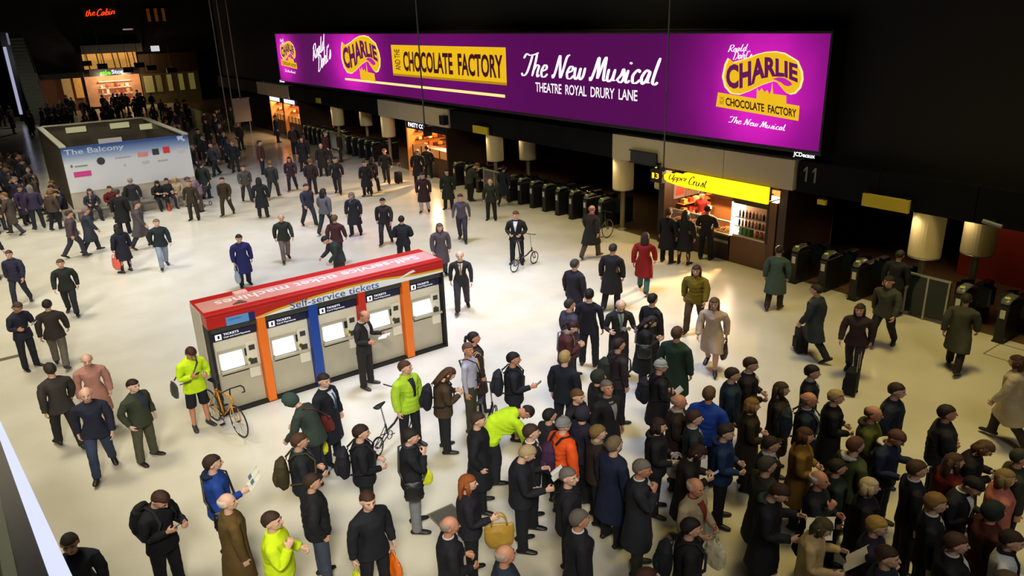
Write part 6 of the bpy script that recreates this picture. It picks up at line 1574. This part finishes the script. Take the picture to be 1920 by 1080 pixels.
P('person in black jacket at upper left of the waiting crowd', 1078, 612, 40, 'stand', 'jacket', '#1b1820', lc='#1b1820', hc='#3a3632', by='f', h=1.78)
r = P('person in red coat and teal jeans walking before the baguette shop', 1206, 548, 10, 'stride2', 'coat', '#7c1512', lc='#3a5a58', hair='long', hc='#2a1a16', by='f', h=1.72)
P('person in black coat at the baguette counter, left one', 1250, 492, 30, 'stand', 'coat', '#0f1012', lc='#0f1012', hair='tied', hc='#2a1c14', by='f', h=1.74)
P('person in short black coat at the baguette counter, middle one', 1272, 494, 20, 'stand', 'coat', '#101113', legs='skirt', lc='#2a1c18', hair='long', hc='#140f0d', by='f', h=1.72)
P('person in dark coat choosing food at the baguette counter, right one', 1322, 486, 15, 'hold', 'jacket', '#15161c', lc='#14151a', hair='curly', hc='#14100e', by='f', h=1.74)
P('person in red uniform serving behind the baguette counter', 0, 0, 0, 'hold', 'shirt', '#9c2c2a', lc='#1c1c1c', hair='short', hc='#2a1a14', world=(19.5, 16.15), az=-95, h=1.72)
P('person in olive-orange coat walking before the lit shop floor', 1300, 622, 190, 'stride', 'puffer', '#6a5a14', lc='#3a2a1c', hair='long', hc='#3a241a', by='f', h=1.72)
r = P('person in pale skirt suit and black boots walking with black bag', 1332, 694, 190, 'stride2', 'coat', '#b09a88', legs='skirt', lc='#c49a84', hair='long', hc='#5a4434', by='f', h=1.70)
handbag(r, '#241a16', 'black bag swinging from person in pale coat', 'L', .36, sc=1.15)
P('person in blue-grey coat walking beside the right-hand gates', 1450, 580, 10, 'step', 'coat', '#40524e', lc='#2c201c', hc='#2a2018', by='f', h=1.70)
# --- right-hand walkers
r = P('person in navy coat striding left pulling a suitcase at the right', 1520, 672, 285, 'stride', 'coat', '#20262c', lc='#1c1a1e', hair='short', hc='#2a221a', by='f', h=1.74)
q = onZ(1500, 660); suitcase(q[0], q[1], .9, 'black wheeled suitcase pulled by the person in navy coat', '#121114')
r = P('person in dark maroon coat walking with a black trolley case', 1596, 706, 190, 'stride2', 'jacket', '#261a20', lc='#1a1620', hair='long', hc='#33241c', by='f', h=1.66)
q = onZ(1594, 738); suitcase(q[0], q[1], .3, 'black trolley case behind the dark maroon coat', '#0f0e12', .95)
P('person in grey-green jacket stepping out of the right-hand gates', 1650, 652, 200, 'stride', 'jacket', '#33342c', lc='#1a181c', hc='#2a241c', by='f', h=1.74)
P('person in dark coat at the gates behind the grey-green jacket', 1668, 592, 20, 'step', 'jacket', '#17171a', lc='#17171a', hc='#201a16', by='f', h=1.70)
P('person in olive-green coat walking away from the viewer before right gates', 1786, 694, 10, 'stride2', 'coat', '#33352a', lc='#191418', hc='#2c241c', by='f', h=1.72)
r = P('person in pale beige coat striding left at the right edge', 1880, 832, 280, 'stride', 'coat', '#a89c84', lc='#2a2220', hair='bob', hc='#3a1c14', by='f', h=1.70)
handbag(r, '#241c18', 'dark handbag swinging from person in pale beige coat', 'R', .36, sc=1.1)
# --- waiting crowd, centre block
r = P('person in navy jacket with backpack holding up a phone, centre', 962, 660, 88, 'elbow', 'jacket', '#12131a', lc='#13141a', hair='short', hc='#15110f', sk='r')
backpack(r, '#181c22', 'round dark backpack on the person holding up a phone'); phone(r, 'phone held up at the centre of the floor')
P('person in lime vest bending forward, centre', 1002, 772, 70, 'bend', 'puffer', '#b4d820', lc='#181a20', hc='#241c18', sk='r')
P('person in black jacket right beside the bending lime vest', 1030, 766, 60, 'stand', 'jacket', '#1a1b20', hc='#1c1714', h=1.62)
r = P('person in orange jacket and grey bobble hat with a purple rucksack', 1056, 782, 55, 'stand', 'puffer', '#e2551c', lc='#23202a', hair='beanie', hc='#77777a', sk='p')
backpack(r, '#3c2440', 'purple rucksack on the orange jacket', pocket='#4a2a4c', strap='#1a1418')
P('person in black suit and white collar left of the orange jacket', 1010, 792, 85, 'stand', 'suit', '#16161a', hc='#3a2a20', sk='p', sf='#d0d0d2', tie='#7a2026')
r = P('person in black jacket reading a white sheet left of the orange jacket', 998, 836, 85, 'paper', 'jacket', '#13141a', hc='#a8936e', sk='p')
newspaper(r, 'white folded sheet read by the person left of orange jacket', .24, .20, 40, ink=False, col='#d2d0cc', name='paper_sheet')
r = P('person in black jacket with strapped holdall below the orange jacket', 1064, 877, 85, 'lookr', 'jacket', '#131418', hc='#6a645e', sk='p')
shoulder_bag(r, '#1c1e24', 'dark holdall strapped on person below orange jacket', -1, .70)
P('person in big black overcoat with back to viewer, bottom centre', 1086, 956, 75, 'stand', 'coat', '#131318', hair='short', hc='#5c564e', sk='r', g=1.08, h=1.78, sf='#c8c4c8')
P('person in dark navy overcoat facing away, right of orange jacket', 1152, 818, 50, 'stand', 'coat', '#151c30', lc='#14161c', hc='#6e6048', sk='p', h=1.80)
P('person in dark brown coat and scarf between orange jacket and navy overcoat', 1120, 797, 80, 'stand', 'jacket', '#231a16', hair='curly', hc='#7a6234', sk='p', scarf='#7a705c', h=1.68)
P('person in charcoal overcoat with hand at chin, bottom centre right', 1206, 862, 90, 'chin', 'coat', '#1b1d22', lc='#22241f', hc='#6c645c', sk='r', h=1.82, g=1.08, sf='#c8c8cc')
P('person in black just peeking in at the bottom edge', 1212, 1066, 60, 'stand', 'jacket', '#17161a', hc='#3e211a')
P('person in navy suit with back turned at top of waiting crowd', 1105, 541, 15, 'stand', 'suit', '#15161e', lc='#16171d', hc='#18120f', sf='#c9c7c9', h=1.82)
r = P('person in open dark suit reading a sheet near top of crowd', 1166, 566, 165, 'paper', 'suit', '#1a181c', lc='#1b1a1e', hair='bald', hc='#b49c92', sk='p', sf='#8f9a94', tie='#5a6a64', h=1.80)
newspaper(r, 'small sheet read by the person in open dark suit', .20, .18, 45, ink=False, col='#a8a49a', name='paper_sheet')
r = P('person in maroon cardigan and grey scarf at left of the waiting crowd', 1082, 604, 85, 'phone', 'jacket', '#3a1a1c', lc='#201418', hair='tied', hc='#2e1418', sk='p', h=1.68, scarf='#77706e')
shoulder_bag(r, '#1c1414', 'dark bag on person in maroon cardigan', 1, .82)
P('person in mauve-grey coat behind the maroon cardigan', 1068, 560, 60, 'stand', 'coat', '#3c3a48', hc='#2a2622', h=1.74, sf='#8c8a98')
P('person in navy jacket facing away below the maroon cardigan', 1059, 657, 30, 'stand', 'jacket', '#12161e', lc='#13151c', hc='#a08858', sk='p', h=1.78)
r = P('person in dark maroon top with large round black-green backpack', 1160, 634, 60, 'stand', 'jacket', '#231a20', hair='short', hc='#2a1c20', h=1.74)
backpack(r, '#1c221c', 'large round black-green backpack in the centre crowd')
P('person in black coat gazing up beside raised hood, centre crowd', 1136, 712, 140, 'lookup', 'coat', '#121216', hc='#6a6058', sk='r', sf='#77787c', h=1.76)
P('person in black with dark raised hood, behind the upward gazer', 1122, 694, 70, 'stand', 'jacket', '#191c1a', hair='hood', hc='#20241f', h=1.70)
P('person in black jacket looking down, left of the upward gazer', 1100, 728, 120, 'hold', 'jacket', '#131217', hair='short', hc='#5c4220', sk='p', h=1.68)
P('person in dark purple hooded coat above the grey bobble hat', 1078, 762, 60, 'stand', 'jacket', '#1c1a2a', hair='hood', hc='#201e2c', h=1.68)
P('person in black suit at the upper right of waiting crowd', 1224, 550, 40, 'stand', 'suit', '#14151a', hc='#16110f', sf='#c2b8b0', h=1.76)
r = P('person in black coat with a dark bag below the black suit', 1230, 594, 85, 'phone', 'coat', '#121115', hair='long', hc='#23181a', sk='p', h=1.68)
shoulder_bag(r, '#16191c', 'square dark bag on person below the black suit', 1, .95)
P('person in big dark green coat facing away, upper right of crowd', 1270, 612, 25, 'stand', 'coat', '#1a2a20', lc='#14161a', hc='#4c3424', sk='r', h=1.84, g=1.14)
r = P('person in black coat and grey knitted hat with backpack', 1240, 674, 70, 'hold', 'coat', '#121216', hair='beanie', hc='#8f9696', h=1.68)
backpack(r, '#15161e', 'black backpack under the grey knitted hat'); newspaper(r, 'crumpled pale paper held under the grey knitted hat', .16, .14, 40, ink=False, col='#b9b7b0', name='paper_sheet')
r = P('person in dark coat with black-rimmed hood and white bag, right centre', 1236, 784, 90, 'hold', 'jacket', '#141216', hair='bob', hc='#2a1a16', sk='p', h=1.68, hood='#1c1a1c')
handbag(r, '#a9a7a6', 'pale grey bag held by person in black-rimmed hood', 'L', .30, sc=1.0)
P('person in royal blue jacket with back to viewer, right crowd', 1331, 724, 15, 'hold', 'puffer', '#1c3f94', lc='#14161c', hair='short', hc='#5a4430', sk='r', h=1.78)
P('person in dark brown coat and white scarf left of royal blue jacket', 1292, 737, 85, 'hold', 'coat', '#1f1713', hair='bald', hc='#9a7a6a', sk='r', h=1.72, scarf='#a89c90')
P('person in slate suit with pale collar below white scarf', 1302, 769, 80, 'stand', 'suit', '#1a1f28', hc='#3a2620', sk='p', sf='#c2c6d0', h=1.74)
P('person in blue hooded anorak looking right, below royal blue jacket', 1362, 796, 90, 'hold', 'jacket', '#1a2c50', hc='#2a211a', sk='p', hood='#22365c', h=1.70)
r = P('person in black coat holding a pale phone below the blue anorak', 1322, 838, 88, 'phone', 'coat', '#15120f', hair='bob', hc='#2a1814', sk='p', h=1.66)
phone(r, 'pale phone held by the black coat below the blue anorak', 'L')
r = P('person in beige jacket and maroon jumper facing right, bottom right', 1306, 897, 120, 'hold', 'jacket', '#8f8268', lc='#6a6042', hair='bald', hc='#a89a8c', sk='r', g=1.06, sf='#6a2420')
carrier(r, '#c9c0a4', 'cream carrier bag held by the person in beige jacket', 'L', 1.0)
r = P('person in black coat with backpack in front of the beige jacket', 1296, 972, 80, 'stand', 'jacket', '#111114', hc='#15100e', h=1.72)
backpack(r, '#131318', 'black backpack in front of the beige jacket')
P('person in navy coat with teal rucksack strap, upper right crowd', 1374, 689, 85, 'stand', 'jacket', '#14212c', hc='#2e211b', sk='p', h=1.74)
P('person in black open coat and pale blouse beside navy coat', 1398, 676, 90, 'hold', 'coat', '#171318', hair='short', hc='#3a241c', sk='p', sf='#b8aa98', h=1.76)
P('person in dark brown coat right of the royal blue jacket', 1412, 746, 80, 'hold', 'coat', '#1f190f', hair='bob', hc='#7a5a28', sk='p', h=1.66)
P('person in long brown-black coat, upper right crowd', 1466, 716, 85, 'stand', 'coat', '#221a14', hair='long', hc='#3c2a1c', sk='p', h=1.70)
P('person in black suit, topmost of the right crowd near the trolley case', 1524, 684, 90, 'stand', 'suit', '#131318', hc='#17110f', sk='p', h=1.76, sf='#8a8a90')
r = P('person in navy jacket with backpack straps, below the black suit', 1518, 735, 88, 'stand', 'jacket', '#151c28', hair='bald', hc='#8a6a54', sk='r', sf='#c8c4c4')
backpack(r, '#1a2430', 'navy backpack in the right crowd')
P('person in long black coat right beside the navy backpack', 1562, 733, 80, 'hold', 'coat', '#0f0f12', hair='curly', hc='#a08a5c', sk='p', h=1.68)
P('person in navy jacket looking right, at right edge of crowd', 1684, 718, 92, 'pocket', 'jacket', '#161c28', hc='#35231a', sk='p', h=1.78)
P('person in olive-green jacket with thick collar, right crowd', 1641, 761, 90, 'hold', 'jacket', '#4c5020', hair='bald', hc='#5a3a2c', sk='r', hood='#2e2a1c', h=1.76)
P('person in black jacket with back turned, far right of crowd', 1776, 759, 75, 'fold', 'puffer', '#15171c', hc='#2a2018', sk='r', h=1.78)
P('person in mustard-brown coat with hands together, right crowd', 1512, 802, 88, 'hold', 'coat', '#7a5a20', hair='bob', hc='#4c2c1a', sk='p', h=1.68)
P('person in olive parka with white fur hood, right crowd', 1606, 819, 50, 'stand', 'jacket', '#343a20', hc='#5c3c28', sk='p', hood='#b9b6a8', h=1.76)
r = P('person in navy coat with cream collar reading, right crowd', 1692, 810, 110, 'paper', 'jacket', '#141c30', hc='#5a3a30', sk='r', hood='#c8c2b0', h=1.72)
newspaper(r, 'small paper read by the person in cream collar', .2, .18, 40, ink=False, col='#c2c6cc', name='paper_sheet')
P('person in black suit with white collar below the cream collar', 1722, 863, 70, 'stand', 'suit', '#14151b', hc='#4a3220', sk='p', sf='#d0d0d2', h=1.76)
P('person in dark red coat, far right crowd', 1792, 850, 60, 'stand', 'coat', '#5a1518', hair='long', hc='#4c3422', sk='p', h=1.68)
P('person in black coat looking down, right of the dark red coat', 1862, 832, 90, 'phone', 'coat', '#121015', hair='bob', hc='#5a4028', sk='p', h=1.68)
P('person in dark grey-green cut by the right edge', 1916, 842, 70, 'stand', 'jacket', '#23261f', hc='#33362c', h=1.70)
P('person in pink coat at the right edge', 1888, 880, 70, 'stand', 'coat', '#b06a60', hair='bob', hc='#8a7240', sk='p', h=1.68)
P('person in black suit bowing the head, left of the pink coat', 1816, 892, 110, 'phone', 'suit', '#15161a', hc='#15110f', sk='p', sf='#c8c8ca', h=1.76)
P('person in broad black suit and white collar, left of the russet coat', 1757, 925, 80, 'stand', 'suit', '#16161a', hair='curly', hc='#8a6434', sk='p', sf='#d2d2d4', h=1.80, g=1.08)
P('person in black coat directly above the purple-black top, bottom right', 1632, 896, 80, 'stand', 'coat', '#131216', hair='bob', hc='#c0ac80', sk='p', h=1.66)
P('person in black coat with hand over face, bottom right', 1536, 882, 95, 'face', 'coat', '#17181a', hair='bald', hc='#c2bab2', sk='r', h=1.72)
r = P('person in black coat reading an open newspaper, bottom right', 1474, 912, 95, 'paper', 'coat', '#121318', hc='#3a231a', sk='p', h=1.76, hood='#1a2a2c')
newspaper(r, 'open newspaper with pictures held by the black-coated reader', .50, .34, 18)
r = P('person in beige coat reading a white paper, bottom right', 1556, 977, 95, 'paper', 'jacket', '#b39a6c', hair='bob', hc='#4a4228', sk='p', h=1.68, g=1.04)
newspaper(r, 'white paper held by the person in beige coat', .34, .30, 48, ink=False, col='#cfcabc', name='paper_sheet')
P('person in purple-black top right of the beige coat', 1648, 970, 90, 'hold', 'jacket', '#1e1826', hair='curly', hc='#a8843c', sk='p', h=1.66)
P('person in dark slate coat with hand to nose at bottom edge', 1664, 1024, 85, 'face', 'jacket', '#1c2028', hc='#3a231a', sk='p', h=1.74)
P('person in black coat and white collar, left of the white sleeves', 1796, 1000, 80, 'stand', 'coat', '#131318', hc='#4a3020', sk='p', h=1.74, sf='#c4c4c6')
P('person in black waistcoat and white sleeves at bottom right corner', 1902, 996, 85, 'hold', 'shirt', '#c6c8ca', hc='#33221a', sk='p', h=1.72, scarf='#16161c')
P('person in dark hood and russet coat left of white sleeves', 1866, 942, 60, 'stand', 'coat', '#4a241c', hair='hood', hc='#1a211e', h=1.70)
P('person peeking in at the bottom right edge below the white sleeves', 1892, 1072, 80, 'stand', 'jacket', '#1a1a1e', hc='#5a4a3c')
P('person in long olive-black coat standing left of mustard coat', 1442, 870, 60, 'stand', 'coat', '#24231a', hair='short', hc='#3a382e', h=1.78)
P('person in black jacket with white patch scarf, mid right crowd', 1446, 818, 80, 'stand', 'jacket', '#141318', hair='short', hc='#2a1e18', scarf='#b8b8ba', h=1.70)
P('person in dark teal jacket left of the white fur hood', 1576, 858, 70, 'stand', 'jacket', '#16201f', hc='#2a2018', h=1.64)

# --- dense far crowd beyond the hoarding (hard to tell apart)
rng = random.Random(11); spots = []
ZONES = [(52, -1.2, 2.4, 33.5, 47, 'dark-clothed person in the dense crowd left of the hoarding', 'far crowd left of the hoarding'),
         (66, 3.0, 15.5, 56, 82, 'dark-clothed person in the distant crowd before the far shops', 'far crowd before the far shops'),
         (34, 9.3, 16.8, 38, 58, 'dark-clothed person walking between the hoarding and the gates', 'far crowd between hoarding and gates')]
for cnt, x0, x1, y0, y1, lab, grp in ZONES:
    n = 0; tries = 0
    while n < cnt and tries < 4000:
        tries += 1
        x, y = rng.uniform(x0, x1), rng.uniform(y0, y1)
        if BX0 - .9 < x < BX1 + .5 and BY0 - 1.2 < y < BY1 + .5: continue
        if 4.0 < x < 6.6 and y > 73.5: continue
        if any((x - a) ** 2 + (y - b) ** 2 < .45 for a, b in spots): continue
        if any((x - q['loc'].x) ** 2 + (y - q['loc'].y) ** 2 < .5 for q in PEOPLE): continue
        spots.append((x, y)); n += 1
        P(lab, 0, 0, 0, rng.choice(['stand', 'stride', 'stride2', 'lookr', 'lookup', 'step', 'pocket']),
          rng.choice(['jacket', 'coat', 'puffer', 'suit']), rng.choice(['#15161a', '#1b1c20', '#1a2030', '#241c18', '#2a2a2e', '#14181c', '#2a2438', '#38302a', '#3a2420', '#1c2a24']),
          lc=rng.choice(['#15161a', '#1c1e26', '#2a2c34', '#22201c']), hair=rng.choice(['short', 'short', 'bob', 'long', 'curly']), hc=rng.choice([HD, HB, HL_, HG]),
          world=(x, y), az=rng.uniform(0, 360), h=rng.uniform(1.6, 1.82), group=grp)
